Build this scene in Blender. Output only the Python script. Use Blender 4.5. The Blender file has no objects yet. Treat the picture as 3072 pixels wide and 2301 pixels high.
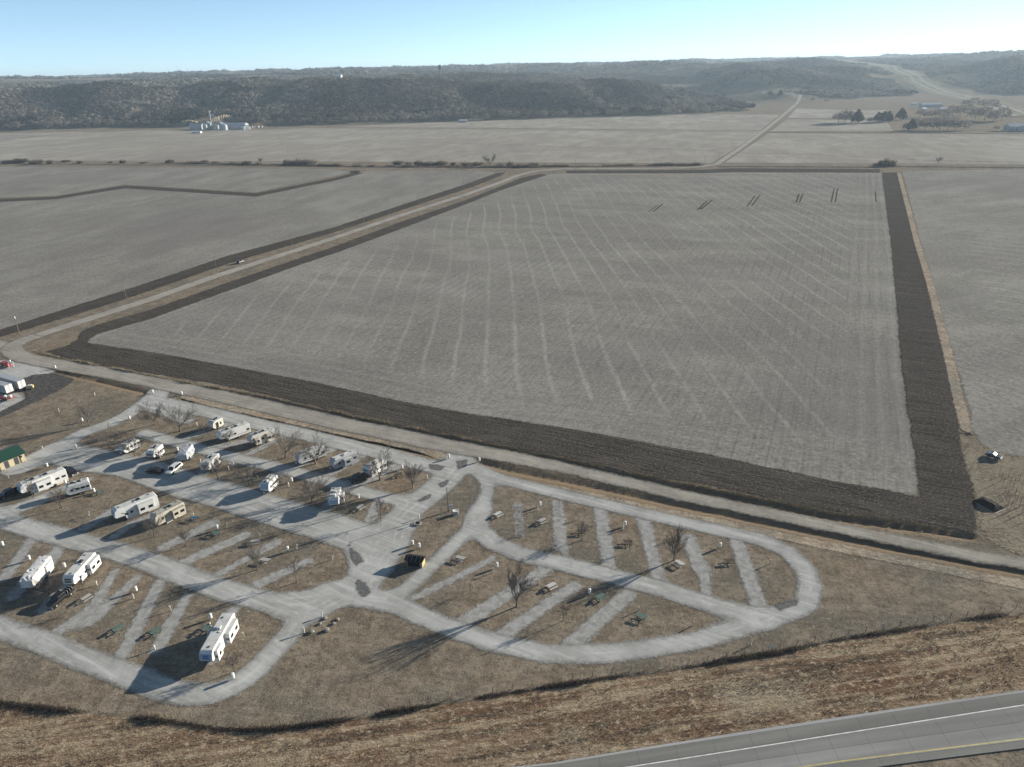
"""Winter campground beside farm fields and wooded bluffs, seen from the air."""
import bpy, bmesh, math, random
import numpy as np
from mathutils import Vector, Matrix

random.seed(11)
R = math.radians
S = bpy.context.scene
COL = S.collection

# ------------------------------------------------------------------ camera, sky, sun, exposure
CAM_H = 100.0
cd = bpy.data.cameras.new('camera')
cam = bpy.data.objects.new('camera', cd)
COL.objects.link(cam)
cd.sensor_fit = 'HORIZONTAL'
cd.sensor_width = 36.0
cd.lens = 36.0 * 2132.0 / 3072.0
cd.clip_start = 1.0
cd.clip_end = 30000.0
PITCH, ROLL = 0.420232, 0.02571
cam.matrix_world = (Matrix.Translation((0, 0, CAM_H)) @ Matrix.Rotation(math.pi / 2 - PITCH, 4, 'X')
                    @ Matrix.Rotation(-ROLL, 4, 'Z'))
S.camera = cam

SUN_AZ, SUN_EL = R(27.5), R(15.5)          # azimuth measured from +X towards +Y
world = bpy.data.worlds.new('World')
S.world = world
world.use_nodes = True
wn = world.node_tree
wn.nodes.clear()
sky = wn.nodes.new('ShaderNodeTexSky')
sky.sky_type = 'NISHITA'
sky.sun_disc = False
sky.sun_elevation = SUN_EL
sky.sun_rotation = math.pi / 2 - SUN_AZ
sky.altitude = 6000
sky.air_density = 1.0
sky.dust_density = 0.0
sky.ozone_density = 4.0
bg = wn.nodes.new('ShaderNodeBackground')
bg.inputs['Strength'].default_value = 0.082
wo = wn.nodes.new('ShaderNodeOutputWorld')
hs = wn.nodes.new('ShaderNodeHueSaturation')          # dry winter air: a paler, slightly greener blue
hs.inputs['Saturation'].default_value = 0.74
hs.inputs['Hue'].default_value = 0.480
wn.links.new(sky.outputs[0], hs.inputs['Color'])
wn.links.new(hs.outputs[0], bg.inputs[0])
wn.links.new(bg.outputs[0], wo.inputs[0])

sl = bpy.data.lights.new('sun', 'SUN')
sl.energy = 5.0
sl.angle = R(0.5)
sl.color = (1.0, 0.925, 0.80)
sun = bpy.data.objects.new('sun', sl)
COL.objects.link(sun)
sdir = Vector((math.cos(SUN_AZ) * math.cos(SUN_EL), math.sin(SUN_AZ) * math.cos(SUN_EL), math.sin(SUN_EL)))
sun.rotation_euler = sdir.to_track_quat('Z', 'Y').to_euler()
sun.location = (0, 0, 300)

S.view_settings.view_transform = 'Standard'
S.view_settings.look = 'None'
S.view_settings.gamma = 1.0
S.view_settings.use_curve_mapping = False
S.view_settings.exposure = 1.08
S.render.engine = 'CYCLES'
S.cycles.max_bounces = 4
S.cycles.diffuse_bounces = 2
S.cycles.transparent_max_bounces = 8
S.cycles.volume_bounces = 0
S.cycles.use_denoising = True
S.cycles.denoising_input_passes = 'RGB_ALBEDO_NORMAL'

# ------------------------------------------------------------------ helpers
def setp(o, label=None, cat=None, group=None, kind=None):
    if label: o['label'] = label
    if cat: o['category'] = cat
    if group: o['group'] = group
    if kind: o['kind'] = kind
    return o

def thing(name, label, cat, loc, rz=0.0, group=None):
    o = bpy.data.objects.new(name, None)
    o.empty_display_size = 0.3
    COL.objects.link(o)
    o.location = loc
    o.rotation_euler = (0, 0, rz)
    return setp(o, label, cat, group)

def link_mesh(name, me, mat, parent=None):
    o = bpy.data.objects.new(name, me)
    COL.objects.link(o)
    if mat is not None and len(me.materials) == 0:
        me.materials.append(mat)
    if parent is not None:
        o.parent = parent
    return o

class MB:
    """collects simple shapes into one mesh"""
    def __init__(self):
        self.v = []; self.f = []
    def add(self, vs, fs):
        n = len(self.v)
        self.v += [tuple(p) for p in vs]
        self.f += [tuple(i + n for i in f) for f in fs]
        return self
    def box(self, x0, x1, y0, y1, z0, z1):
        return self.add([(x0, y0, z0), (x1, y0, z0), (x1, y1, z0), (x0, y1, z0), (x0, y0, z1), (x1, y0, z1), (x1, y1, z1), (x0, y1, z1)],
                        [(3, 2, 1, 0), (4, 5, 6, 7), (0, 1, 5, 4), (1, 2, 6, 5), (2, 3, 7, 6), (3, 0, 4, 7)])
    def cbox(self, c, s):
        return self.box(c[0] - s[0] / 2, c[0] + s[0] / 2, c[1] - s[1] / 2, c[1] + s[1] / 2, c[2] - s[2] / 2, c[2] + s[2] / 2)
    def prism(self, prof, y0, y1, y0b=None, y1b=None):
        """profile in xz extruded along y"""
        n = len(prof)
        vs = [(x, y0, z) for x, z in prof] + [(x, y1, z) for x, z in prof]
        fs = [tuple(range(n)), tuple(range(2 * n - 1, n - 1, -1))]
        fs += [(i, n + i, n + (i + 1) % n, (i + 1) % n) for i in range(n)]
        return self.add(vs, fs)
    def tube(self, a, b, r0, r1=None, n=8, cap=True):
        a = Vector(a); b = Vector(b)
        r1 = r0 if r1 is None else r1
        d = (b - a).normalized()
        u = d.orthogonal().normalized(); w = d.cross(u)
        vs = []
        for p, r in ((a, r0), (b, r1)):
            for i in range(n):
                t = 2 * math.pi * i / n
                vs.append(p + u * (r * math.cos(t)) + w * (r * math.sin(t)))
        fs = [(i, (i + 1) % n, n + (i + 1) % n, n + i) for i in range(n)]
        if cap:
            fs += [tuple(range(n - 1, -1, -1)), tuple(range(n, 2 * n))]
        return self.add(vs, fs)
    def lathe(self, prof, n=12, c=(0, 0, 0)):
        """profile of (radius, z) turned about z"""
        vs = []; fs = []
        m = len(prof)
        for r, z in prof:
            for i in range(n):
                t = 2 * math.pi * i / n
                vs.append((c[0] + r * math.cos(t), c[1] + r * math.sin(t), c[2] + z))
        for k in range(m - 1):
            for i in range(n):
                fs.append((k * n + i, k * n + (i + 1) % n, (k + 1) * n + (i + 1) % n, (k + 1) * n + i))
        fs.append(tuple(range(n - 1, -1, -1)))
        fs.append(tuple(range((m - 1) * n, m * n)))
        return self.add(vs, fs)
    def mesh(self, name, bevel=0.0, seg=2, smooth=False):
        me = bpy.data.meshes.new(name)
        me.from_pydata(self.v, [], self.f)
        bm = bmesh.new(); bm.from_mesh(me)
        bmesh.ops.recalc_face_normals(bm, faces=bm.faces)
        if bevel > 0:
            bmesh.ops.bevel(bm, geom=list(bm.edges), offset=bevel, segments=seg, affect='EDGES', profile=0.5)
        bm.to_mesh(me); bm.free()
        if smooth:
            me.polygons.foreach_set('use_smooth', [True] * len(me.polygons))
        return me
    def build(self, name, mat, parent=None, bevel=0.0, seg=2, smooth=False):
        return link_mesh(name, self.mesh(name, bevel, seg, smooth), mat, parent)

def np_mesh(name, V, F, attrs=None, smooth=False):
    """V (n,3), F (m,3|4) numpy -> mesh quickly"""
    V = np.asarray(V, np.float32); F = np.asarray(F, np.int32)
    k = F.shape[1]
    me = bpy.data.meshes.new(name)
    me.vertices.add(len(V)); me.vertices.foreach_set('co', V.ravel())
    me.loops.add(F.size); me.loops.foreach_set('vertex_index', F.ravel())
    me.polygons.add(len(F))
    me.polygons.foreach_set('loop_start', np.arange(0, F.size, k, dtype=np.int32))
    me.polygons.foreach_set('use_smooth', np.full(len(F), smooth))
    for an, (dom, arr) in (attrs or {}).items():
        a = me.attributes.new(an, 'FLOAT', dom)
        a.data.foreach_set('value', np.asarray(arr, np.float32).ravel())
    me.update(calc_edges=True)
    me.validate()
    return me

def copy_thing(root, loc, rz=0.0, scale=None, label=None):
    r = root.copy(); COL.objects.link(r)
    r.location = loc; r.rotation_euler = (0, 0, rz)
    if scale is not None: r.scale = scale
    if label: r['label'] = label
    for ch in list(root.children):
        c = ch.copy(); COL.objects.link(c); c.parent = r
        for g in list(ch.children):
            d = g.copy(); COL.objects.link(d); d.parent = c
    return r

# ------------------------------------------------------------------ materials
class NT:
    def __init__(self, name):
        self.m = bpy.data.materials.new(name)
        self.m.use_nodes = True
        self.t = self.m.node_tree
        self.t.nodes.clear()
        self.out = self.t.nodes.new('ShaderNodeOutputMaterial')
        self.bsdf = self.t.nodes.new('ShaderNodeBsdfPrincipled')
        self.bsdf.inputs['Specular IOR Level'].default_value = 0.0
        self.bsdf.inputs['Roughness'].default_value = 0.9
        self.t.links.new(self.bsdf.outputs[0], self.out.inputs[0])
        self._pos = None
    def n(self, typ, **kw):
        nd = self.t.nodes.new(typ)
        for k, v in kw.items(): setattr(nd, k, v)
        return nd
    def L(self, a, b): self.t.links.new(a, b)
    def val(self, sock, v):
        if hasattr(v, 'links') or isinstance(v, bpy.types.NodeSocket): self.L(v, sock)
        else: sock.default_value = v
    def pos(self):
        if self._pos is None:
            self._pos = self.n('ShaderNodeNewGeometry').outputs['Position']
        return self._pos
    def obj(self):
        return self.n('ShaderNodeTexCoord').outputs['Object']
    def mapped(self, scale=(1, 1, 1), rot=0.0, vec=None):
        mp = self.n('ShaderNodeMapping', vector_type='POINT')
        # rotate first (about z) then scale, so that stretched noise follows a direction
        r = self.n('ShaderNodeVectorRotate', rotation_type='Z_AXIS')
        r.inputs['Angle'].default_value = -rot
        self.L(vec if vec is not None else self.pos(), r.inputs['Vector'])
        self.L(r.outputs[0], mp.inputs['Vector'])
        mp.inputs['Scale'].default_value = scale
        return mp.outputs[0]
    def noise(self, scale, detail=3, rough=0.55, vec=None, dist=0.0):
        nd = self.n('ShaderNodeTexNoise')
        nd.inputs['Scale'].default_value = scale
        nd.inputs['Detail'].default_value = detail
        nd.inputs['Roughness'].default_value = rough
        nd.inputs['Distortion'].default_value = dist
        self.L(vec if vec is not None else self.pos(), nd.inputs['Vector'])
        return nd.outputs['Fac']
    def mr(self, v, a, b, c=0.0, d=1.0, smooth=True):
        nd = self.n('ShaderNodeMapRange', interpolation_type='SMOOTHSTEP' if smooth else 'LINEAR')
        self.val(nd.inputs[0], v)
        for i, q in zip((1, 2, 3, 4), (a, b, c, d)): nd.inputs[i].default_value = q
        return nd.outputs[0]
    def math(self, op, a, b=0.0, c=0.0):
        nd = self.n('ShaderNodeMath', operation=op)
        self.val(nd.inputs[0], a); self.val(nd.inputs[1], b); self.val(nd.inputs[2], c)
        return nd.outputs[0]
    def mix(self, f, a, b, mode='MIX'):
        nd = self.n('ShaderNodeMix', data_type='RGBA', blend_type=mode)
        self.val(nd.inputs[0], f)
        for s, q in ((nd.inputs[6], a), (nd.inputs[7], b)):
            if isinstance(q, bpy.types.NodeSocket): self.L(q, s)
            else: s.default_value = (q[0], q[1], q[2], 1)
        return nd.outputs[2]
    def attr(self, name):
        return self.n('ShaderNodeAttribute', attribute_name=name).outputs['Fac']
    def color(self, c): self.val(self.bsdf.inputs['Base Color'], c if isinstance(c, bpy.types.NodeSocket) else (c[0], c[1], c[2], 1))
    def bump(self, h, strength, dist):
        b = self.n('ShaderNodeBump')
        b.inputs['Strength'].default_value = strength
        b.inputs['Distance'].default_value = dist
        self.L(h, b.inputs['Height'])
        self.L(b.outputs[0], self.bsdf.inputs['Normal'])
    def ragged(self, amp=0.8, soft=0.25, scale=1.2, attr='sd', worn=0.0):
        """let the border of a sheet break up irregularly where it meets what lies under it"""
        nz = self.noise(scale, 5, 0.75)
        lo = self.noise(scale * 0.18, 3, 0.6)
        e = self.math('ADD', self.attr(attr), self.math('MULTIPLY', self.math('SUBTRACT', nz, 0.5), amp * 2.2))
        e = self.math('ADD', e, self.math('MULTIPLY', self.math('SUBTRACT', lo, 0.5), amp * 1.6))
        f = self.mr(e, -soft, soft)
        if worn:
            # grass and dirt coming through well inside the border
            f = self.math('MULTIPLY', f, self.mr(self.math('ADD', e, self.math('MULTIPLY', nz, 1.6)), 0.2, 2.4, 1 - worn, 1.0))
        tr = self.n('ShaderNodeBsdfTransparent'); mx = self.n('ShaderNodeMixShader')
        self.L(f, mx.inputs[0]); self.L(tr.outputs[0], mx.inputs[1]); self.L(self.bsdf.outputs[0], mx.inputs[2])
        self.L(mx.outputs[0], self.out.inputs[0])
        return mx

    def thin(self, amount=0.5):
        """thin twig bundles let light through from behind"""
        tl = self.n('ShaderNodeBsdfTranslucent'); mx = self.n('ShaderNodeMixShader')
        src = self.bsdf.inputs['Base Color'].links[0].from_socket
        self.L(src, tl.inputs[0])
        mx.inputs[0].default_value = amount
        self.L(self.bsdf.outputs[0], mx.inputs[1]); self.L(tl.outputs[0], mx.inputs[2])
        self.L(mx.outputs[0], self.out.inputs[0])

def plain(name, c, rough=0.6, spec=0.3, metal=0.0, var=0.12, scale=3.0):
    """painted or moulded surface with slight dirt"""
    t = NT(name)
    nz = t.noise(scale, 4, 0.6, vec=t.obj())
    k = t.mr(nz, 0.3, 0.7, 1 - var, 1.0 + var * 0.4)
    h = t.n('ShaderNodeHueSaturation')
    h.inputs['Color'].default_value = (c[0], c[1], c[2], 1)
    t.L(k, h.inputs['Value'])
    t.color(h.outputs[0])
    t.bsdf.inputs['Roughness'].default_value = rough
    t.bsdf.inputs['Specular IOR Level'].default_value = spec
    t.bsdf.inputs['Metallic'].default_value = metal
    return t.m

def grass_colour(t, lift=1.0):
    a = t.noise(0.045, 5, 0.6)
    b = t.noise(0.22, 5, 0.65)
    c = t.noise(0.9, 5, 0.75)
    d = t.noise(3.2, 4, 0.8)
    s = t.noise(1.0, 4, 0.65, vec=t.mapped((0.10, 1.1, 1), R(-12)))
    g = lambda r, q, p: (r * lift, q * lift, p * lift)
    col = t.mix(t.mr(b, 0.36, 0.64), g(.140, .112, .084), g(.245, .204, .155))
    col = t.mix(t.mr(a, 0.48, 0.62, 0, 0.85), col, g(.128, .118, .098))
    col = t.mix(t.mr(a, 0.30, 0.42, 0.7, 0.0), col, g(.205, .146, .100))
    col = t.mix(t.mr(s, 0.52, 0.72, 0, 0.5), col, g(.290, .245, .182))
    col = t.mix(t.mr(s, 0.28, 0.44, 0.45, 0), col, g(.105, .085, .066))
    col = t.mix(t.mr(c, 0.50, 0.64, 0, 0.75), col, g(.082, .067, .052))
    col = t.mix(t.mr(c, 0.34, 0.46, 0.6, 0), col, g(.330, .272, .195))
    col = t.mix(t.mr(d, 0.52, 0.66, 0, 0.55), col, g(.36, .30, .215))
    col = t.mix(t.mr(d, 0.36, 0.46, 0.6, 0), col, g(.07, .056, .043))
    return col, c, d

def mat_grass():
    t = NT('dormant_grass')
    col, c, d = grass_colour(t)
    # dry taller growth on the ditch banks, bare hill flanks further off
    dit = t.attr('ditch')
    col = t.mix(t.mr(dit, 0.25, 0.9, 0, 0.8), col, t.mix(c, (0.22, 0.165, 0.105), (0.14, 0.10, 0.068)))
    hill = t.attr('hill')
    hc = t.mix(t.mr(t.noise(0.012, 4), .4, .6), (0.19, 0.16, 0.115), (0.11, 0.10, 0.08))
    col = t.mix(hill, col, hc)
    t.color(col)
    h = t.math('ADD', t.math('MULTIPLY', c, 0.6), t.math('MULTIPLY', d, 0.4))
    t.bump(h, 0.8, 0.3)
    return t.m

def mat_field(rot, streak=True, tint=1.0, warm=0.0, head=1.0):
    t = NT('stubble')
    a = t.noise(0.012, 4, 0.6)
    b = t.noise(0.05, 5, 0.65, vec=t.mapped((1, 0.35, 1), rot))
    rows = t.noise(1.0, 2, 0.5, vec=t.mapped((0.05, 1.3, 1), rot))
    fine = t.noise(0.75, 5, 0.8)
    clump = t.noise(0.30, 4, 0.7)
    sd = t.attr('sd')
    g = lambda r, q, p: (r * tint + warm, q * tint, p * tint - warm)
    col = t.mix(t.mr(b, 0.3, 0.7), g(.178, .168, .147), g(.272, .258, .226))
    col = t.mix(t.mr(a, 0.38, 0.62, 0.0, 0.6), col, g(.176, .161, .146))
    col = t.mix(t.mr(rows, 0.5, 0.72, 0, 0.5), col, g(.120, .115, .107))
    col = t.mix(t.mr(fine, 0.5, 0.66, 0, 0.55), col, g(.38, .36, .315))
    col = t.mix(t.mr(fine, 0.34, 0.48, 0.65, 0.0), col, g(.080, .074, .066))
    col = t.mix(t.mr(clump, 0.5, 0.68, 0, 0.45), col, g(.125, .118, .110))
    col = t.mix(t.mr(clump, 0.3, 0.42, 0.3, 0), col, g(.31, .30, .275))
    big = t.noise(0.0065, 4, 0.6, vec=t.mapped((1, .6, 1), rot))
    col = t.mix(t.mr(big, 0.52, 0.66, 0, 0.4), col, g(.150, .138, .134))
    col = t.mix(t.mr(big, 0.34, 0.46, 0.35, 0), col, g(.30, .29, .265))
    if streak:
        inner = t.mr(sd, 15.0, 27.0)
        # bands of chaff left behind the combine, every dozen metres or so, wandering a little
        warp = t.noise(0.0045, 2, 0.4)
        wob = t.noise(0.09, 3, 0.6)
        v = t.mapped((1, 1, 1), rot + R(26))
        sep = t.n('ShaderNodeSeparateXYZ'); t.L(v, sep.inputs[0])
        y = t.math('ADD', sep.outputs[1], t.math('ADD', t.math('MULTIPLY', warp, 24.0), t.math('ADD', t.math('MULTIPLY', wob, 1.6), t.math('MULTIPLY', t.noise(0.025, 2, 0.5), 2.2))))
        fr = t.math('FRACT', t.math('MULTIPLY', y, 1 / 11.0))
        band = t.mr(t.math('ABSOLUTE', t.math('SUBTRACT', fr, 0.5)), 0.01, 0.12, 1.0, 0.0)
        br = t.mr(t.noise(0.5, 5, 0.8), 0.36, 0.62, 0.15, 1.0)
        fade = t.mr(t.noise(0.007, 3, 0.5), 0.36, 0.6, 0.25, 1.0)
        f = t.math('MULTIPLY', t.math('MULTIPLY', band, br), t.math('MULTIPLY', fade, t.math('MULTIPLY', inner, 0.5)))
        col = t.mix(f, col, g(.40, .39, .35))
        # wheel tracks along the rows
        v2 = t.mapped((1, 1, 1), rot)
        sp2 = t.n('ShaderNodeSeparateXYZ'); t.L(v2, sp2.inputs[0])
        fr2 = t.math('FRACT', t.math('MULTIPLY', sp2.outputs[1], 1 / 4.6))
        trk = t.mr(t.math('ABSOLUTE', t.math('SUBTRACT', fr2, 0.5)), 0.0, 0.14, 1.0, 0.0)
        tf = t.math('MULTIPLY', trk, t.mr(t.noise(0.02, 3, 0.6), 0.42, 0.65, 0, 0.42))
        col = t.mix(tf, col, g(.100, .096, .092))
        # headland: passes parallel to the edge
        hb = t.math('FRACT', t.math('MULTIPLY', t.math('ADD', sd, t.math('MULTIPLY', wob, 1.0)), 1 / 5.5))
        hf = t.mr(t.math('ABSOLUTE', t.math('SUBTRACT', hb, 0.5)), 0.02, 0.3, 1.0, 0.0)
        hf = t.math('MULTIPLY', t.math('MULTIPLY', hf, br), t.mr(sd, 15.0, 27.0, 0.2 * head, 0.0))
        col = t.mix(hf, col, g(.36, .345, .31))
    t.color(col)
    t.bump(t.math('ADD', fine, t.math('MULTIPLY', rows, 0.7)), 0.5, 0.16)
    t.ragged(1.6, 0.6, 0.5)
    return t.m

def mat_plough(rot):
    t = NT('ploughed_soil')
    rows = t.noise(1.0, 3, 0.6, vec=t.mapped((0.06, 1.5, 1), rot))
    b = t.noise(0.12, 5, 0.7, vec=t.mapped((0.35, 1, 1), rot))
    fine = t.noise(1.6, 4, 0.75)
    col = t.mix(t.mr(rows, 0.35, 0.65), (0.034, 0.029, 0.025), (0.068, 0.059, 0.050))
    col = t.mix(t.mr(b, 0.5, 0.72, 0, 0.6), col, (0.10, 0.089, 0.075))
    col = t.mix(t.mr(fine, 0.50, 0.66, 0, 0.7), col, (0.165, 0.148, 0.126))
    t.color(col)
    t.bump(t.math('ADD', rows, t.math('MULTIPLY', fine, 0.8)), 0.8, 0.3)
    t.ragged(1.5, 0.35, 0.7)
    return t.m

def mat_gravel(name, base, light, dark, rot, amp=0.7, soft=0.25, streak=0.5):
    t = NT(name)
    a = t.noise(0.09, 5, 0.65)
    b = t.noise(0.6, 5, 0.75)
    fine = t.noise(3.5, 3, 0.7)
    st = t.noise(1.0, 4, 0.65, vec=t.mapped((0.05, 0.9, 1), rot), dist=0.4)
    sd = t.attr('sd')
    col = t.mix(t.mr(a, 0.3, 0.7), dark, base)
    col = t.mix(t.mr(st, 0.45, 0.7, 0, streak), col, light)
    col = t.mix(t.mr(st, 0.28, 0.42, streak * 0.7, 0), col, dark)
    col = t.mix(t.mr(b, 0.5, 0.75, 0, 0.4), col, light)
    col = t.mix(t.mr(fine, 0.5, 0.8, 0, 0.35), col, tuple(q * 0.62 for q in dark))
    # loose dirty margin
    edge = t.mr(t.math('ADD', sd, t.math('MULTIPLY', b, 1.6)), 0.5, 2.2, 0.6, 0.0)
    col = t.mix(edge, col, tuple(q * 0.72 for q in dark))
    t.color(col)
    t.bump(t.math('ADD', b, fine), 0.25, 0.06)
    # wheel tracks follow the lane at a steady distance from its edge
    tr_ = t.mr(t.math('ABSOLUTE', t.math('SUBTRACT', t.math('FRACT', t.math('MULTIPLY', sd, 0.62)), 0.5)), 0.0, 0.22, 1.0, 0.0)
    col = t.mix(t.math('MULTIPLY', tr_, t.mr(t.noise(0.15, 4, 0.7), 0.4, 0.65, 0, 0.55)), col, light)
    dirt = t.noise(0.28, 5, 0.7)
    col = t.mix(t.mr(dirt, 0.52, 0.7, 0, 0.45), col, tuple(q * .85 for q in dark))
    t.color(col)
    t.ragged(amp, soft, 1.1, worn=0.55)
    return t.m

def mat_pad():
    t = NT('thin_gravel')
    b = t.noise(0.7, 5, 0.7)
    fine = t.noise(4.0, 3, 0.7)
    col = t.mix(t.mr(b, 0.35, 0.65), (0.26, 0.252, 0.236), (0.40, 0.395, 0.38))
    col = t.mix(t.mr(fine, 0.5, 0.75, 0, 0.5), col, (0.15, 0.135, 0.115))
    t.color(col)
    t.bump(fine, 0.25, 0.06)
    # grass comes through
    nz = t.noise(0.8, 5, 0.75); n2 = t.noise(0.06, 3, 0.5)
    e = t.math('ADD', t.math('MULTIPLY', t.attr('sd'), 0.55), t.math('MULTIPLY', t.math('SUBTRACT', nz, 0.5), 1.5))
    e = t.math('ADD', e, t.math('MULTIPLY', t.math('SUBTRACT', n2, 0.42), 0.8))
    f = t.mr(e, -0.1, 0.5, 0, 0.9)
    tr = t.n('ShaderNodeBsdfTransparent'); mx = t.n('ShaderNodeMixShader')
    t.L(f, mx.inputs[0]); t.L(tr.outputs[0], mx.inputs[1]); t.L(t.bsdf.outputs[0], mx.inputs[2])
    t.L(mx.outputs[0], t.out.inputs[0])
    return t.m

def mat_verge():
    t = NT('rough_grass')
    a = t.noise(0.06, 5, 0.65, vec=t.mapped((0.35, 1, 1), R(8)))
    b = t.noise(0.35, 5, 0.7, vec=t.mapped((0.25, 1, 1), R(8)))
    c = t.noise(1.1, 5, 0.8, vec=t.mapped((0.6, 1, 1), R(8)))
    d = t.noise(3.5, 4, 0.8)
    e = t.noise(0.5, 4, 0.6, vec=t.mapped((0.05, 1, 1), R(8)))
    p = t.noise(0.035, 4, 0.6)
    col = t.mix(t.mr(a, 0.38, 0.58), (0.140, 0.078, 0.048), (0.200, 0.138, 0.090))
    col = t.mix(t.mr(e, 0.50, 0.62, 0, 0.8), col, (0.34, 0.268, 0.182))
    col = t.mix(t.mr(e, 0.36, 0.46, 0.8, 0), col, (0.065, 0.05, 0.038))
    col = t.mix(t.mr(p, 0.55, 0.68, 0, 0.6), col, (0.29, 0.255, 0.19))
    col = t.mix(t.mr(b, 0.50, 0.66, 0, 0.8), col, (0.300, 0.242, 0.162))
    col = t.mix(t.mr(b, 0.32, 0.44, 0.7, 0), col, (0.110, 0.068, 0.046))
    col = t.mix(t.mr(c, 0.52, 0.64, 0, 0.85), col, (0.42, 0.345, 0.245))
    col = t.mix(t.mr(c, 0.34, 0.46, 0.85, 0), col, (0.062, 0.048, 0.036))
    col = t.mix(t.mr(d, 0.52, 0.64, 0, 0.5), col, (0.06, 0.048, 0.037))
    col = t.mix(t.mr(d, 0.36, 0.47, 0.45, 0), col, (0.38, 0.32, 0.23))
    t.color(col)
    t.bump(t.math('ADD', c, t.math('MULTIPLY', b, 0.8)), 0.9, 0.5)
    t.ragged(0.8, 0.3, 0.9)
    return t.m

def mat_concrete(name, base, rot):
    t = NT(name)
    a = t.noise(1.0, 4, 0.6, vec=t.mapped((0.02, 0.5, 1), rot))
    b = t.noise(0.5, 4, 0.7)
    f = t.noise(8.0, 2, 0.6)
    col = t.mix(t.mr(a, 0.3, 0.7), tuple(q * 0.82 for q in base), tuple(q * 1.12 for q in base))
    col = t.mix(t.mr(b, 0.45, 0.75, 0, 0.3), col, tuple(q * 0.8 for q in base))
    col = t.mix(t.mr(f, 0.45, 0.8, 0, 0.25), col, tuple(q * 1.25 for q in base))
    t.color(col)
    t.bsdf.inputs['Roughness'].default_value = 0.8
    return t.m

def mat_twig(name, c, c2):
    t = NT(name)
    oi = t.n('ShaderNodeObjectInfo')
    col = t.mix(oi.outputs['Random'], c, c2)
    t.color(col)
    if name in ('brush', 'cedar'): t.thin(0.45)
    return t.m

def mat_wood(name, cols, thin=0.2):
    """bare woodland crowns, one tint per tree"""
    t = NT(name)
    r = t.attr('tint')
    ramp = t.n('ShaderNodeValToRGB')
    el = ramp.color_ramp.elements
    el[0].position = 0.0; el[0].color = (*cols[0], 1)
    el[1].position = 1.0; el[1].color = (*cols[-1], 1)
    for i, c in enumerate(cols[1:-1]):
        e = el.new((i + 1) / (len(cols) - 1)); e.color = (*c, 1)
    t.L(r, ramp.inputs[0])
    t.color(ramp.outputs[0])
    t.thin(thin)
    return t.m

M = {}
M['white'] = plain('white_gelcoat', (0.60, 0.60, 0.58), 0.45, 0.4, var=0.08, scale=1.2)
M['cream'] = plain('cream_siding', (0.55, 0.52, 0.44), 0.5, 0.35, var=0.12, scale=1.2)
M['beige'] = plain('beige_siding', (0.46, 0.42, 0.34), 0.5, 0.35, var=0.14, scale=1.2)
M['silver'] = plain('weathered_silver', (0.34, 0.35, 0.37), 0.5, 0.4, var=0.2, scale=1.0)
M['roof'] = plain('roof_membrane', (0.50, 0.50, 0.48), 0.75, 0.2, var=0.2, scale=0.8)
M['roof_tan'] = plain('stained_roof_membrane', (0.36, 0.345, 0.30), 0.8, 0.2, var=0.3, scale=0.8)
M['glass'] = plain('dark_glass', (0.012, 0.014, 0.017), 0.12, 0.5, var=0.0)
M['black'] = plain('black_paint', (0.012, 0.012, 0.014), 0.3, 0.5, var=0.05)
M['darkteal'] = plain('dark_teal_paint', (0.012, 0.022, 0.03), 0.3, 0.5, var=0.05)
M['rubber'] = plain('rubber', (0.02, 0.02, 0.02), 0.9, 0.1)
M['steel'] = plain('galvanised_steel', (0.38, 0.39, 0.40), 0.5, 0.4, 0.4)
M['darksteel'] = plain('dark_steel', (0.06, 0.06, 0.065), 0.6, 0.3)
M['blue'] = plain('blue_graphic', (0.08, 0.15, 0.30), 0.5, 0.3)
M['bluegrey'] = plain('blue_grey_cap', (0.24, 0.31, 0.40), 0.4, 0.4)
M['stripe'] = plain('dark_stripe', (0.06, 0.065, 0.075), 0.5, 0.3)
M['tanstripe'] = plain('tan_stripe', (0.24, 0.19, 0.13), 0.5, 0.3)
M['tarp'] = plain('white_tarpaulin', (0.58, 0.57, 0.56), 0.7, 0.2, var=0.2, scale=1.5)
M['wood'] = plain('weathered_timber', (0.20, 0.165, 0.125), 0.85, 0.1, var=0.35, scale=6)
M['table_grey'] = plain('silver_grey_planks', (0.40, 0.40, 0.385), 0.8, 0.1, var=0.25, scale=6)
M['table_white'] = plain('pale_planks', (0.52, 0.52, 0.50), 0.8, 0.1, var=0.25, scale=6)
M['table_green'] = plain('green_painted_planks', (0.10, 0.17, 0.15), 0.7, 0.2, var=0.3, scale=6)
M['table_blue'] = plain('blue_painted_planks', (0.07, 0.16, 0.22), 0.7, 0.2, var=0.3, scale=6)
M['table_brown'] = plain('dark_brown_planks', (0.09, 0.07, 0.055), 0.8, 0.1, var=0.3, scale=6)
M['post'] = plain('cream_post', (0.56, 0.52, 0.43), 0.7, 0.2, var=0.2, scale=4)
M['barrel'] = plain('white_plastic_drum', (0.68, 0.67, 0.63), 0.5, 0.3, var=0.15, scale=3)
M['rock'] = plain('pale_boulder', (0.25, 0.235, 0.21), 0.9, 0.1, var=0.35, scale=4)
M['galv_roof'] = plain('sheet_metal', (0.38, 0.40, 0.42), 0.45, 0.4, 0.2, var=0.1)
M['green_roof'] = plain('green_metal_roof', (0.02, 0.062, 0.042), 0.4, 0.4, var=0.1)
M['block'] = plain('cream_block_wall', (0.52, 0.44, 0.28), 0.85, 0.1, var=0.15)
M['yellow'] = plain('yellow_paint', (0.44, 0.37, 0.17), 0.6, 0.3)
M['red'] = plain('red_paint', (0.35, 0.015, 0.025), 0.35, 0.5)
M['blackroof'] = plain('black_shingle', (0.016, 0.016, 0.017), 0.9, 0.1)
M['trunk'] = mat_twig('bark', (0.115, 0.092, 0.07), (0.17, 0.14, 0.105))
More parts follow.
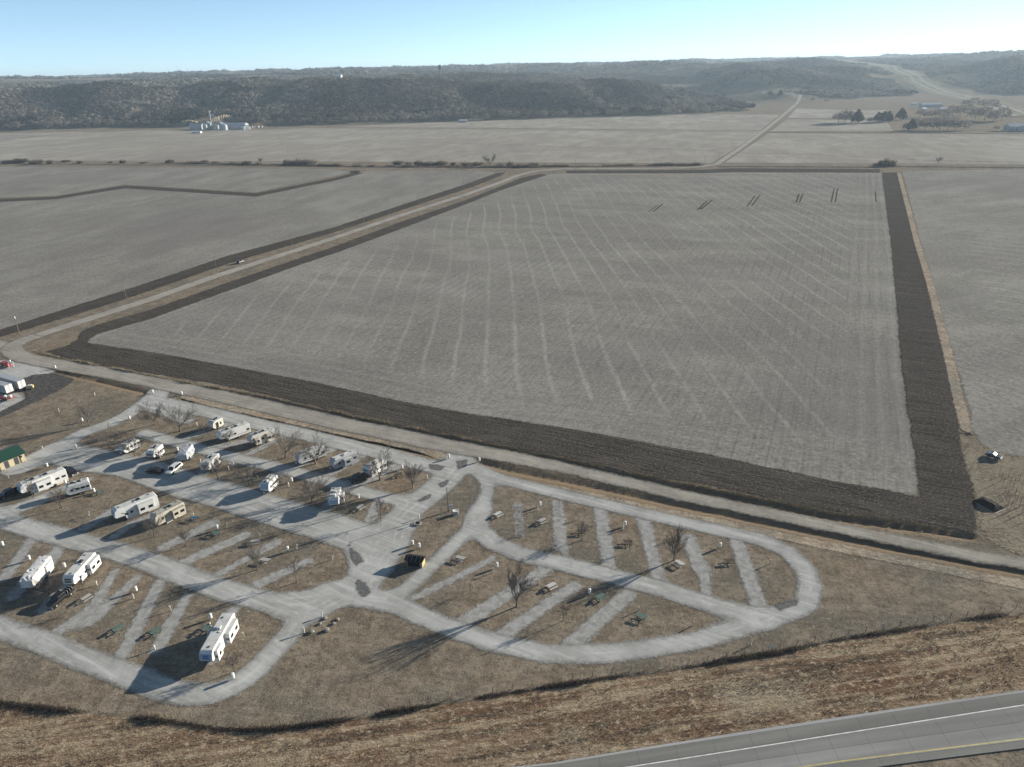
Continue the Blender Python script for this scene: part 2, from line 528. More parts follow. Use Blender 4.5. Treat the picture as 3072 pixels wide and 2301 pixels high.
M['twig'] = mat_twig('twigs', (0.105, 0.092, 0.083), (0.16, 0.142, 0.128))
M['brush'] = mat_twig('brush', (0.10, 0.082, 0.068), (0.16, 0.13, 0.105))
M['cedar'] = mat_twig('cedar', (0.020, 0.030, 0.020), (0.030, 0.040, 0.026))

# ------------------------------------------------------------------ ground heights
_rng = np.random.RandomState(7)
_lat = _rng.rand(256, 256)
def vnoise(x, y):
    x = np.asarray(x, float); y = np.asarray(y, float)
    xi = np.floor(x).astype(int); yi = np.floor(y).astype(int)
    fx = x - xi; fy = y - yi
    fx = fx * fx * (3 - 2 * fx); fy = fy * fy * (3 - 2 * fy)
    a = _lat[xi % 256, yi % 256]; b = _lat[(xi + 1) % 256, yi % 256]
    c = _lat[xi % 256, (yi + 1) % 256]; d = _lat[(xi + 1) % 256, (yi + 1) % 256]
    return (a * (1 - fx) + b * fx) * (1 - fy) + (c * (1 - fx) + d * fx) * fy
def sstep(a, b, v):
    t = np.clip((v - a) / (b - a), 0, 1)
    return t * t * (3 - 2 * t)
CORR = [(800, 1000), (888, 1288), (1062, 1671), (1190, 1990), (1227, 2137), (1265, 2350), (1500, 3000), (1900, 4500)]
def seg_dist(x, y, pts):
    d = np.full(np.shape(x), 1e9)
    for (ax, ay), (bx, by) in zip(pts[:-1], pts[1:]):
        vx, vy = bx - ax, by - ay
        t = np.clip(((x - ax) * vx + (y - ay) * vy) / (vx * vx + vy * vy + 1e-9), 0, 1)
        d = np.minimum(d, np.hypot(x - ax - t * vx, y - ay - t * vy))
    return d
def hills(x, y):
    """height of the bluffs and uplands beyond the flat valley floor"""
    x = np.asarray(x, float); y = np.asarray(y, float)
    yb = np.interp(x, [-1265, -1051, -872, -653, -482, 0, 200, 440], [1590, 1582, 1632, 1556, 1535, 1545, 1565, 1580]) + 9 * np.sin(x / 47.0) + 6 * np.sin(x / 19.0 + 1.0)
    top = np.interp(x, [-4000, -1200, -500, 0, 200, 400, 480, 560], [72, 69, 71, 64, 54, 40, 22, 0])
    s = np.clip((y - yb) / 400.0, 0, 1); s = s ** 0.8; s = s * s * (3 - 2 * s) * .5 + s * .5
    n = vnoise(x / 95.0 + 3.1, y / 210.0); n2 = vnoise(x / 42.0, y / 70.0 + 9)
    rv = 1 - np.abs(2 * vnoise(x / 150.0 + 3.1 + y / 900.0, y / 380.0) - 1)
    bl = top * s * (0.60 + 0.30 * n + .10 * n2 - 0.58 * rv ** 3 * (1 - sstep(180, 430, y - yb)) + 0.16 * sstep(200, 520, y - yb))
    # upland behind
    far = 96 * sstep(1980, 3500, y) * (0.60 + 0.46 * vnoise(x / 330.0 + 5, y / 260.0)) + 14 * sstep(3000, 6000, y) * vnoise(x / 900.0, y / 900.0 + 4)
    # right hand hills
    yb2 = 2030 + 50 * np.sin(x / 170.0)
    r = 70 * sstep(0, 520, y - yb2) * sstep(560, 760, x) * (0.45 + 0.8 * vnoise(x / 150.0 + 8, y / 140.0 + 2))
    r2 = 22 * np.exp(-(((x - 690) / 130.0) ** 2 + ((y - 2010) / 90.0) ** 2))
    r3 = 62 * sstep(0, 260, x - 1290 - (y - 2000) * .1) * sstep(1750, 2200, y) * (0.6 + .5 * vnoise(x / 160.0, y / 160.0))
    h = np.maximum(np.maximum(bl, far), np.maximum(np.maximum(r, r2), r3))
    h = h + np.minimum(np.minimum(bl, far), 10) * .3
    d = seg_dist(x, y, CORR)
    cut = np.interp(y, [1900, 2137, 2350, 3000, 4500], [0, 10, 38, 62, 90])
    k = sstep(40, 300, d)
    return h * k + np.minimum(h, cut) * (1 - k)


DITCHES = [([(-171.12, 246.66), (-152.6, 237.41), (-138.49, 230.35), (-126.27, 224.26)], 1.8, 0.7), ([(-109.95, 218.16), (-91.99, 208.7), (-72.01, 199.48), (-54.5, 191.19), (-38.18, 183.64), (-25.84, 177.86), (-19.46, 175.44)], 2.4, 0.75), ([(-9.44, 171.4), (-0.6, 166.33), (11.35, 161.32), (22.62, 156.23), (37.51, 149.24), (50.46, 143.6), (59.89, 139.34), (72.55, 133.83), (90.0, 126.52), (107.1, 119.75), (114.14, 117.01)], 2.2, 0.7), ([(-189.75, 264.48), (-172.11, 255.27), (-158.61, 248.73), (-128.82, 235.59), (-108.6, 226.22), (-85.79, 217.23), (-68.4, 208.56), (-45.75, 197.1), (-37.43, 193.29), (-14.77, 183.0), (-3.92, 178.27), (19.09, 167.1), (39.24, 157.52), (52.62, 151.24), (75.55, 140.96), (94.69, 135.19), (103.2, 132.28)], 1.8, 0.95)]   # (points, half width, depth)

def ditch_depth(x, y):
    d = np.zeros(np.shape(x)); k = np.zeros(np.shape(x))
    for pts, hw, dep in DITCHES:
        r = seg_dist(x, y, pts) / hw
        d = np.maximum(d, dep * (1 - sstep(0.08, 1.0, r)))
        k = np.maximum(k, 1 - sstep(0.9, 1.9, r))
    return d, k

def axis(lo, hi, fine, segs):
    """lattice coordinates: fine between lo and hi, then coarser steps (limit, step)"""
    mid = list(np.arange(lo, hi + 1e-6, fine))
    up = []; p = mid[-1]; 
    for lim, st in segs[1]:
        while p < lim:
            p += st; up.append(p)
    dn = []; p = mid[0]
    for lim, st in segs[0]:
        while p > lim:
            p -= st; dn.append(p)
    return np.array(dn[::-1] + mid + up)

def build_ground():
    xs = axis(-150, 165, 1.0, ([(-260, 3), (-500, 8), (-1700, 16), (-4000, 90), (-12000, 800)], [(260, 3), (500, 8), (1900, 16), (4000, 90), (12000, 800)]))
    ys = axis(95, 290, 1.0, ([(60, 3), (-200, 20), (-1500, 300)], [(400, 3), (900, 10), (1500, 20), (3600, 16), (6500, 90), (12000, 900)]))
    X, Y = np.meshgrid(xs, ys)
    dep, k = ditch_depth(X, Y)
    H = hills(X, Y)
    near = (Y < 320) & (np.abs(X) < 220)
    Z = H - dep + np.where(near, 0.10 * (vnoise(X / 5.0, Y / 5.0) - .5) * (k > 0.02), 0)
    V = np.stack([X, Y, Z], -1).reshape(-1, 3)
    nx, ny = len(xs), len(ys)
    i = np.arange(nx * ny).reshape(ny, nx)
    F = np.stack([i[:-1, :-1], i[:-1, 1:], i[1:, 1:], i[1:, :-1]], -1).reshape(-1, 4)
    me = np_mesh('ground', V, F, {'ditch': ('POINT', k.ravel()), 'hill': ('POINT', sstep(1.0, 6.0, H).ravel())}, smooth=True)
    setp(link_mesh('ground', me, mat_grass()), 'dormant brown grass and bare ground of the valley and its hills', kind='structure')

build_ground()

def poly_sd(x, y, pts):
    """signed distance to a polygon, positive inside"""
    pts = list(pts)
    d = seg_dist(x, y, pts + [pts[0]])
    ins = np.zeros(np.shape(x), bool)
    for (ax, ay), (bx, by) in zip(pts, pts[1:] + pts[:1]):
        if ay == by: continue
        c = ((ay > y) != (by > y)) & (x < (bx - ax) * (y - ay) / (by - ay) + ax)
        ins ^= c
    return np.where(ins, d, -d)

def smax(a, b, k):
    h = np.clip(0.5 + 0.5 * (a - b) / k, 0, 1)
    return b * (1 - h) + a * h + k * h * (1 - h)

def sheet(name, fn, pts, res, z, mat, label, pad=6.0, keep=1.6, zf=None):
    """a ground sheet cut out of a lattice where fn (signed distance) is positive; 'sd' carries the distance to its edge"""
    P = np.array(pts)
    x0, y0 = P.min(0) - pad; x1, y1 = P.max(0) + pad
    xs = np.arange(x0, x1, res); ys = np.arange(y0, y1, res)
    X, Y = np.meshgrid(xs, ys)
    sd = fn(X, Y)
    i = np.arange(X.size).reshape(X.shape)
    F = np.stack([i[:-1, :-1], i[:-1, 1:], i[1:, 1:], i[1:, :-1]], -1).reshape(-1, 4)
    s = sd.ravel()
    F = F[(s[F] > -keep).any(1)]
    used = np.unique(F)
    re = np.full(X.size, -1); re[used] = np.arange(len(used))
    Z = np.full(X.size, z) if zf is None else zf(X, Y).ravel() + z
    V = np.stack([X.ravel(), Y.ravel(), Z], -1)[used]
    me = np_mesh(name, V, re[F], {'sd': ('POINT', s[used])})
    return setp(link_mesh(name, me, mat), label, kind='structure')

def strips_sd(items):
    """union of (polyline, width) bands, corners between bands filled a little"""
    def fn(x, y):
        out = None
        for pts, w in items:
            a = w / 2 - seg_dist(x, y, pts)
            out = a if out is None else smax(out, a, 2.6)
        return out
    return fn

def polys_sd(polys):
    def fn(x, y):
        out = np.full(np.shape(x), -1e9)
        for p in polys: out = np.maximum(out, poly_sd(x, y, p))
        return out
    return fn

# ------------------------------------------------------------------ fields, roads, tracks
D = {
 'fields': [('main', [(-174.27, 275.64), (-162.4, 270.61), (-142.45, 262.97), (-106.81, 246.58), (-69.87, 229.2), (-31.19, 208.6), (-4.01, 197.24), (19.56, 187.99), (50.6, 173.52), (82.4, 156.57), (100.86, 148.55), (105.88, 159.87), (125.41, 203.01), (136.15, 226.45), (227.08, 417.37), (352.4, 686.24), (221.38, 715.49), (60.42, 738.42), (39.97, 732.58), (12.45, 690.28), (-6.22, 645.74), (-104.99, 421.59), (-142.62, 346.87), (-161.97, 305.98), (-175.55, 288.15), (-177.13, 282.54)]), ('left', [(-245.05, 236.43), (-222.82, 295.1), (-207.96, 327.84), (-189.93, 367.57), (-169.09, 420.98), (-121.66, 497.71), (-85.92, 578.05), (-37.64, 684.24), (-10.2, 756.57), (-27.93, 775.28), (-151.53, 798.92), (-172.33, 728.96), (-222.61, 645.42), (-375.04, 719.88), (-406.22, 655.72), (-606.6, 656.02)]), ('left2', [(-623.6, 675.75), (-469.48, 676.03), (-418.74, 677.47), (-384.16, 738.6), (-229.34, 666.52), (-164.93, 793.47), (-191.76, 817.6), (-357.8, 864.44), (-632.72, 928.15), (-891.28, 986.4)]), ('far', [(-969.17, 1076.79), (-684.56, 1008.22), (-294.26, 911.52), (-7.19, 841.93), (219.12, 786.27), (382.95, 1119.56), (386.41, 1142.27), (-9.51, 1312.1), (-134.84, 1359.38), (-375.02, 1452.05), (-457.51, 1438.79), (-717.86, 1504.44), (-862.37, 1463.41), (-908.09, 1353.43), (-1089.95, 1282.96)]), ('far2', [(-326.2, 1460.58), (-9.61, 1334.04), (394.24, 1158.3), (537.12, 1476.67), (518.15, 1505.54), (389.69, 1569.91), (235.96, 1545.63), (-10.58, 1529.09), (-176.37, 1504.59)]), ('right_far', [(388.45, 1106.39), (698.14, 1003.9), (879.01, 940.97), (644.57, 678.93), (507.73, 719.06), (233.1, 789.11)]), ('right_far2', [(509.02, 1363.51), (648.03, 1278.21), (569.13, 1097.94), (402.51, 1137.34)]), ('right_far3', [(641.39, 1667.16), (720.69, 1566.16), (777.07, 1540.49), (666.15, 1339.13), (521.63, 1394.79)]), ('right', [(376.82, 697.87), (485.85, 686.33), (630.25, 662.92), (176.63, 155.89), (138.07, 166.07), (132.46, 168.9), (131.04, 173.3), (133.84, 182.13), (143.85, 201.9), (155.9, 228.44), (243.3, 415.51)]), ('left_far', [(-1089.95, 1282.96), (-908.09, 1353.43), (-862.37, 1463.41), (-804.1, 1499.26), (-1019.16, 1524.98), (-1306.41, 1547.31)])],
 'plow': [[(-180.56, 272.66), (-180.85, 279.63), (-184.55, 291.35), (-181.6, 299.8), (-167.62, 318.42), (-147.72, 361.15), (-121.88, 412.81), (-108.65, 438.32), (-76.9, 510.49), (-33.45, 596.55), (-6.31, 662.93), (12.9, 712.02), (33.58, 738.56), (39.71, 727.88), (18.72, 689.2), (-6.19, 640.2), (-32.55, 577.83), (-73.67, 486.29), (-104.62, 419.9), (-117.97, 397.78), (-142.2, 345.67), (-161.54, 305.02), (-175.1, 287.29), (-176.46, 281.29), (-174.27, 275.64), (-162.4, 270.61), (-142.45, 262.97), (-106.81, 246.58), (-69.87, 229.2), (-31.19, 208.6), (-4.01, 197.24), (19.56, 187.99), (50.6, 173.52), (82.4, 156.57), (100.86, 148.55), (100.25, 146.8), (105.88, 159.87), (125.41, 203.01), (136.15, 226.45), (227.08, 417.37), (353.42, 688.33), (366.04, 685.96), (240.14, 415.87), (151.71, 225.43), (136.17, 193.8), (123.15, 169.57), (117.67, 157.3), (112.62, 146.23), (106.03, 134.44), (103.41, 133.91), (95.8, 137.24), (76.53, 143.28), (57.41, 152.09), (47.24, 157.29), (39.74, 159.94), (21.67, 168.21), (-3.93, 181.02), (-14.91, 185.67), (-37.82, 195.98), (-46.32, 200.34), (-87.17, 221.59), (-106.29, 231.21), (-132.62, 241.31), (-153.58, 249.7), (-174.52, 259.55), (-186.22, 267.49)], [(-229.13, 283.15), (-222.82, 295.1), (-207.96, 327.84), (-189.93, 367.57), (-169.09, 420.98), (-121.66, 497.71), (-85.92, 578.05), (-37.64, 684.24), (-10.15, 751.59), (0.11, 759.67), (-6.64, 731.64), (-30.71, 666.98), (-82.99, 556.11), (-118.0, 480.99), (-162.13, 401.49), (-182.4, 350.99), (-196.78, 320.32), (-210.46, 296.31), (-216.58, 285.45), (-222.11, 272.98)], [(-486.09, 664.17), (-415.25, 671.41), (-381.84, 733.83), (-227.46, 660.64), (-176.54, 748.13), (-160.18, 787.32), (-151.35, 777.92), (-170.61, 728.65), (-221.44, 641.71), (-371.74, 713.08), (-406.22, 655.72), (-473.06, 645.06)]],
 'plow2': [(62.0, 758.08), (194.43, 737.74), (229.67, 743.59), (362.15, 710.29), (351.69, 688.65), (222.05, 717.75), (188.58, 714.52), (60.42, 738.42)],
 'plow_marks': [([(119.99, 555.7), (106.81, 525.91)], 0.84), ([(115.41, 552.04), (103.0, 525.13)], 0.5599999999999999), ([(161.21, 567.47), (143.08, 530.13)], 0.84), ([(156.66, 565.12), (139.58, 527.96)], 0.84), ([(204.32, 584.52), (183.05, 538.11)], 0.84), ([(198.98, 580.5), (177.99, 534.69)], 0.84), ([(239.5, 585.58), (222.51, 547.99)], 0.77), ([(235.85, 584.51), (219.86, 548.38)], 0.77), ([(276.75, 606.97), (248.07, 544.24)], 0.7), ([(272.48, 604.13), (246.37, 547.39)], 0.7), ([(299.14, 587.79), (276.83, 540.02)], 0.7)],
 'lines': [([(254.2, 880.49), (336.82, 847.67), (400.9, 794.91), (442.67, 762.42), (517.04, 732.99), (577.37, 712.59)], 2.2, 'thin dark drain line across the right far field'), ([(-131.26, 1101.9), (-31.84, 1056.77), (80.58, 988.17), (201.98, 933.98), (259.9, 901.01)], 2.0, 'thin dark drain line across the long far field'), ([(-818.92, 1006.98), (-655.04, 962.62), (-279.77, 863.98), (-118.22, 820.1), (-6.97, 798.12), (134.16, 778.37), (212.54, 768.13)], 5.0, 'dark ditch along the near side of the hedge line'), ([(220.31, 758.51), (368.73, 723.9), (386.03, 725.55), (492.93, 696.92), (632.01, 664.88)], 6.0, 'dark ditch along the field track on the right'), ([(-323.69, 1419.72), (-132.71, 1336.63), (-9.4, 1290.86), (377.87, 1126.94)], 3.0, 'dark line along the far side of the long field'), ([(393.8, 1122.14), (560.03, 1060.84), (698.14, 1003.9), (845.19, 950.84)], 4.5, 'dark verge of the right far lane')],
 'tanstrip': [(365.94, 681.44), (241.45, 415.72), (201.82, 328.96), (152.72, 225.36), (139.08, 197.36), (132.15, 182.22)],
 'tan_lines': [([(366.99, 683.51), (348.67, 682.4), (218.75, 706.56), (59.65, 728.95)], 3.0), ([(-110.84, 220.34), (-92.7, 210.72), (-72.61, 201.6), (-54.88, 192.94), (-38.46, 185.49), (-27.05, 180.26), (-19.89, 174.9)], 4.5), ([(-8.38, 166.37), (-0.66, 160.9), (10.99, 156.14), (22.01, 151.45), (36.56, 144.65), (49.27, 139.4), (58.48, 135.2), (70.75, 129.58), (87.75, 122.39), (104.35, 115.63)], 3.2)],
 'dirt_right': [(130.9, 178.21), (130.14, 173.35), (132.23, 168.55), (137.72, 165.55), (151.79, 157.12), (122.21, 118.5), (110.3, 124.53), (105.25, 130.69), (112.95, 146.51), (117.76, 157.3), (123.37, 169.01)],
 'county': [(116.02, 119.61), (108.82, 122.32), (99.47, 125.32), (82.89, 132.76), (70.33, 138.62), (61.18, 143.12), (51.54, 147.42), (41.39, 152.07), (38.45, 153.75), (18.75, 163.82), (11.77, 167.47), (-3.9, 174.45), (-14.54, 178.63), (-22.69, 182.22), (-36.79, 188.94), (-51.0, 195.37), (-67.06, 203.4), (-84.12, 211.98), (-102.42, 220.9), (-126.21, 231.89), (-144.74, 240.55), (-164.43, 248.79), (-179.45, 255.09), (-189.36, 259.52), (-197.37, 265.01), (-202.81, 270.87), (-204.2, 275.87), (-203.91, 280.52), (-199.76, 289.55), (-190.1, 307.75), (-175.46, 335.7), (-159.82, 372.51), (-139.59, 413.07), (-114.79, 461.37), (-80.26, 535.67), (-34.81, 625.09), (-6.43, 687.22), (11.34, 733.08), (30.51, 761.54), (56.49, 772.15), (97.47, 766.81), (130.47, 760.37), (181.78, 755.57), (204.59, 764.32), (223.05, 779.82), (293.5, 927.53), (412.37, 1184.52), (523.75, 1431.87), (696.3, 1817.3)],
 'county_split': 28,
 'county_left': [(-201.68, 270.79), (-210.42, 275.94), (-236.59, 289.8), (-278.46, 310.53)],
 'lanes': [([(-861.26, 1061.55), (-681.77, 1003.9), (-476.31, 949.75), (-289.97, 897.44), (-183.47, 869.08)], 5.0, 'pale farm lane behind the hedge line on the left'), ([(-9.61, 1334.04), (158.27, 1258.78), (307.27, 1185.37), (392.4, 1140.43)], 5.0, 'thin lane across the far fields'), ([(403.05, 1149.36), (488.99, 1116.76), (567.42, 1075.36), (709.82, 1021.38)], 5.0, 'thin lane along the right far field'), ([(506.37, 1364.51), (585.06, 1343.64), (639.06, 1331.9), (654.83, 1292.04)], 4.0, 'drive leading to the farmstead'), ([(222.71, 779.88), (271.41, 767.17), (380.95, 742.2), (504.7, 714.53), (619.87, 686.32)], 4.0, 'field track along the far edge of the right fields')],
 'camp': [([(-14.16, 171.46), (-9.28, 166.41), (-3.84, 161.89), (4.84, 157.39), (13.15, 153.08), (21.15, 149.25), (28.82, 145.42), (38.86, 140.8), (48.42, 136.41), (55.69, 133.04), (60.26, 128.45), (61.84, 122.2), (61.07, 116.98), (57.87, 111.59), (53.21, 109.29), (49.26, 108.13), (42.93, 105.63), (33.19, 102.39), (24.13, 100.77), (15.35, 99.83), (5.1, 100.18), (-3.54, 102.82), (-11.66, 106.59), (-19.44, 110.81), (-23.4, 113.63), (-30.55, 116.58)], 5.0), ([(-8.21, 147.66), (-9.22, 143.19), (-8.45, 139.11), (-5.16, 134.35), (1.03, 129.82), (8.96, 126.57), (16.5, 123.22), (23.81, 120.0), (30.79, 116.91), (33.15, 115.39), (39.58, 111.79), (45.17, 109.3), (48.42, 108.16)], 5.4), ([(-9.27, 165.89), (-7.16, 159.9), (-7.22, 154.96), (-8.27, 149.56), (-10.18, 143.1), (-11.21, 139.23), (-13.57, 135.21), (-16.35, 130.29), (-19.04, 126.32), (-21.52, 121.66), (-23.93, 118.27), (-27.5, 116.47), (-31.91, 116.43)], 4.3), ([(-14.51, 178.05), (-15.29, 173.35), (-16.53, 166.6), (-19.43, 160.0), (-22.86, 153.99), (-26.68, 147.77), (-28.55, 142.12)], 8.5), ([(-28.55, 142.12), (-29.2, 136.75), (-30.15, 131.82), (-31.84, 127.06)], 9.5), ([(-30.48, 139.01), (-33.89, 131.61), (-31.84, 127.06), (-32.99, 122.43), (-35.24, 119.32), (-39.1, 117.41), (-42.09, 114.33)], 9.0), ([(-42.09, 114.33), (-43.91, 110.66), (-44.68, 106.95), (-46.19, 103.02), (-46.92, 101.46), (-48.31, 97.95), (-50.61, 94.87), (-53.95, 92.9), (-57.83, 92.74), (-62.27, 93.76), (-66.2, 95.23), (-70.3, 97.04), (-73.23, 98.31), (-80.33, 101.19), (-87.81, 104.44), (-93.73, 107.08), (-99.4, 109.06), (-111.1, 114.14)], 5.3), ([(-30.57, 134.54), (-39.76, 139.41), (-47.27, 143.49), (-52.14, 145.78), (-62.5, 150.84), (-73.67, 156.66), (-85.07, 161.66), (-94.37, 166.62), (-105.8, 172.98), (-117.81, 176.7), (-127.65, 180.42)], 11.0), ([(-117.81, 176.7), (-127.98, 181.02), (-135.11, 184.33), (-136.88, 178.61), (-139.43, 175.02)], 10.0), ([(-135.11, 184.33), (-132.62, 194.37), (-127.35, 200.53), (-124.55, 206.46), (-122.94, 215.55), (-122.16, 225.39)], 6.5), ([(-122.16, 225.39), (-119.88, 217.71), (-113.9, 214.25), (-104.4, 210.17), (-90.0, 203.06), (-76.38, 196.34), (-63.7, 190.41), (-51.39, 184.14), (-34.92, 176.04), (-24.1, 169.97), (-17.5, 167.52)], 6.8), ([(-113.18, 193.53), (-105.39, 189.49), (-98.62, 186.24), (-87.33, 180.67), (-75.01, 174.91), (-63.32, 169.79), (-51.99, 164.22), (-41.21, 158.29), (-32.93, 154.15), (-27.04, 152.66)], 5.2), ([(-44.75, 115.41), (-50.0, 116.0), (-56.32, 118.06), (-62.97, 120.8), (-70.14, 124.2), (-81.34, 129.97), (-91.79, 134.6), (-102.31, 138.56), (-113.38, 142.96), (-122.26, 146.62), (-139.69, 153.59)], 6.2), ([(-46.75, 115.19), (-41.99, 115.31), (-39.38, 117.42)], 8.0), ([(-134.65, 151.15), (-127.45, 153.03), (-123.28, 157.4)], 6.0), ([(-122.21, 213.97), (-111.95, 207.18), (-103.15, 201.47)], 5.0)],
 'pads': [([(-0.35, 150.23), (-0.07, 136.16)], 1.0), ([(1.47, 149.85), (1.65, 136.86)], 1.0), ([(9.85, 150.51), (9.38, 131.64)], 1.5), ([(11.38, 149.7), (11.04, 128.82)], 1.5), ([(20.93, 147.5), (20.16, 124.75)], 3.8), ([(30.6, 141.71), (29.91, 119.77)], 3.8), ([(39.65, 134.09), (39.72, 123.75)], 3.8), ([(39.94, 121.53), (38.65, 114.68)], 2.4), ([(50.27, 134.02), (48.49, 111.36)], 3.6), ([(-5.52, 128.43), (-11.37, 123.77), (-21.53, 116.24)], 2.6), ([(6.51, 124.74), (4.69, 122.92), (-11.12, 108.47)], 3.6), ([(12.13, 118.76), (-3.11, 105.22)], 3.4), ([(22.82, 115.58), (9.8, 102.19)], 4.0), ([(-115.12, 141.04), (-112.36, 126.07)], 3.2), ([(-106.49, 137.08), (-105.1, 126.9)], 3.2), ([(-82.85, 124.92), (-85.61, 112.26)], 3.0), ([(-77.18, 123.6), (-75.02, 102.58)], 3.4), ([(-69.35, 118.55), (-68.99, 103.63)], 3.0), ([(-88.8, 127.39), (-87.41, 111.86)], 2.8), ([(-88.89, 113.33), (-91.4, 108.33)], 3.0), ([(-73.6, 144.91), (-81.79, 135.8)], 3.4), ([(-64.09, 139.53), (-75.99, 128.83)], 3.2), ([(-55.7, 136.47), (-66.01, 124.59)], 3.0), ([(-46.58, 129.51), (-55.56, 121.8)], 3.0), ([(-91.35, 182.05), (-77.52, 187.37)], 3.4), ([(-99.89, 188.57), (-88.51, 198.81)], 3.4), ([(-79.1, 174.74), (-69.04, 189.0)], 3.4), ([(-63.09, 168.02), (-52.27, 180.99)], 3.6), ([(-52.05, 163.72), (-42.78, 176.64)], 3.4), ([(-42.4, 159.96), (-32.34, 169.67)], 4.0), ([(-117.2, 173.91), (-115.27, 187.33)], 3.5), ([(-106.65, 173.38), (-105.1, 186.79)], 3.5), ([(-95.52, 169.27), (-95.47, 186.28)], 3.5), ([(-85.39, 164.49), (-85.3, 178.82)], 3.5), ([(-67.54, 156.37), (-64.84, 167.76)], 3.8), ([(-47.67, 145.16), (-45.94, 160.13)], 3.8), ([(-35.38, 144.62), (-34.93, 151.82)], 3.0), ([(-128.42, 154.57), (-116.21, 166.82)], 3.4), ([(-105.42, 142.22), (-101.56, 150.4), (-95.7, 157.68)], 3.6), ([(-96.94, 136.68), (-93.51, 145.78), (-85.24, 153.36)], 3.4), ([(-57.11, 100.73), (-58.03, 114.13)], 3.0), ([(-97.67, 115.59), (-96.54, 132.97)], 3.2), ([(-106.6, 119.95), (-106.73, 132.18)], 3.2), ([(-10.03, 139.45), (-11.74, 142.21)], 2.0)],
 'lot_left': [(-214.46, 258.13), (-205.99, 261.01), (-190.08, 256.48), (-181.26, 252.53), (-169.83, 245.94), (-172.07, 239.26), (-175.52, 235.0), (-176.42, 230.72), (-166.24, 221.82), (-165.89, 214.01), (-168.6, 208.02), (-176.39, 199.19)],
 'patches': [[(-37.84, 133.23), (-35.75, 131.45), (-34.51, 128.79), (-35.46, 127.9), (-37.04, 130.3)], [(-33.97, 121.93), (-32.33, 121.11), (-30.99, 118.33), (-32.07, 117.35), (-33.54, 119.26)], [(-23.18, 169.93), (-21.15, 169.83), (-19.22, 168.66), (-20.39, 167.31), (-22.45, 167.94)], [(-15.74, 171.54), (-13.35, 171.97), (-13.39, 169.08), (-15.13, 167.4)], [(-19.62, 160.17), (-17.81, 161.73), (-18.04, 160.1), (-18.99, 158.84)], [(-24.47, 152.39), (-21.77, 155.02), (-21.83, 153.94), (-23.85, 152.06)], [(51.79, 111.05), (56.45, 112.82), (55.69, 111.67), (52.18, 110.27)]],
 'soil_left': [(-178.69, 238.17), (-176.53, 242.61), (-169.15, 243.69), (-158.32, 237.47), (-158.08, 229.58), (-159.96, 222.78), (-162.92, 214.59), (-165.55, 206.65), (-169.0, 202.17), (-171.11, 205.31), (-168.17, 212.39), (-166.24, 221.82), (-172.74, 230.49)],
 'verge': [(-104.06, 93.4), (-91.17, 91.77), (-85.24, 90.67), (-76.67, 89.42), (-68.36, 88.41), (-58.62, 86.7), (-50.4, 85.0), (-44.02, 84.68), (-37.87, 85.08), (-31.71, 85.88), (-22.09, 87.46), (-11.98, 89.36), (-4.18, 90.53), (6.37, 92.29), (20.33, 94.38), (33.38, 96.03), (47.02, 98.51), (61.38, 101.58), (79.64, 104.59), (98.93, 107.52), (115.92, 110.3), (101.02, 90.84), (86.45, 88.85), (63.32, 85.77), (38.51, 82.33), (17.82, 79.34), (3.89, 77.2), (-13.62, 74.52), (-33.2, 71.29), (-61.81, 68.99), (-95.82, 68.89)],
 'brush': [(-104.06, 93.4), (-91.27, 91.92), (-85.41, 90.95), (-76.78, 89.64), (-68.46, 88.62), (-58.71, 86.9), (-50.5, 85.27), (-44.1, 84.94), (-37.94, 85.35), (-31.76, 86.15), (-22.13, 87.74), (-11.99, 89.64), (-4.18, 90.81), (6.39, 92.58), (20.38, 94.68), (33.46, 96.34), (36.94, 97.32), (47.13, 98.83), (61.52, 101.92), (79.83, 104.94), (99.17, 107.88), (112.34, 109.95)],
 'fence': [(-61.66, 88.48), (-54.25, 87.03), (-49.86, 86.43), (-45.08, 85.89), (-40.15, 85.87), (-35.13, 86.38), (-22.27, 88.7), (-12.06, 90.56), (-4.19, 91.75), (6.45, 93.55), (20.54, 95.67), (33.72, 97.35), (47.5, 99.89), (62.01, 103.02), (80.46, 106.08), (99.97, 109.07)],
 'hw_white': [(-3.4, 73.46), (17.34, 76.41), (37.51, 79.25), (61.77, 82.71), (84.49, 85.92), (111.71, 89.76)],
 'hw_yellow': [(21.74, 72.66), (42.99, 75.68), (61.32, 77.6), (80.21, 79.52), (105.18, 82.1)],
 'hw_outer': [(-3.41, 75.8), (17.77, 79.04), (38.38, 81.95), (63.15, 85.43), (86.22, 88.5), (113.85, 92.28)],
 'hw_median': [(36.93, 73.0), (54.74, 75.34), (79.1, 77.85), (103.76, 80.43)],
 'gravel_edge': [(-3.41, 76.14), (3.9, 77.31), (17.84, 79.46), (38.57, 82.52), (63.42, 85.97), (86.59, 89.06), (114.36, 92.87)],
 'ditch_brush': [[(-191.39, 267.85), (-173.51, 258.44), (-159.84, 251.76), (-129.7, 238.35), (-109.26, 228.81), (-86.21, 219.65), (-68.65, 210.81), (-45.8, 199.15), (-37.41, 195.28), (-14.57, 184.82), (-3.64, 180.02), (19.53, 168.68), (39.8, 158.95), (53.25, 152.59), (76.31, 142.17), (95.54, 136.32), (104.08, 133.37)]],
 'hedge_line': [(-419.82, 917.69), (-282.75, 873.77), (-177.84, 840.62), (-118.61, 823.03), (-43.55, 808.16), (14.55, 791.12), (50.42, 792.29), (135.04, 783.7), (203.91, 775.35)],
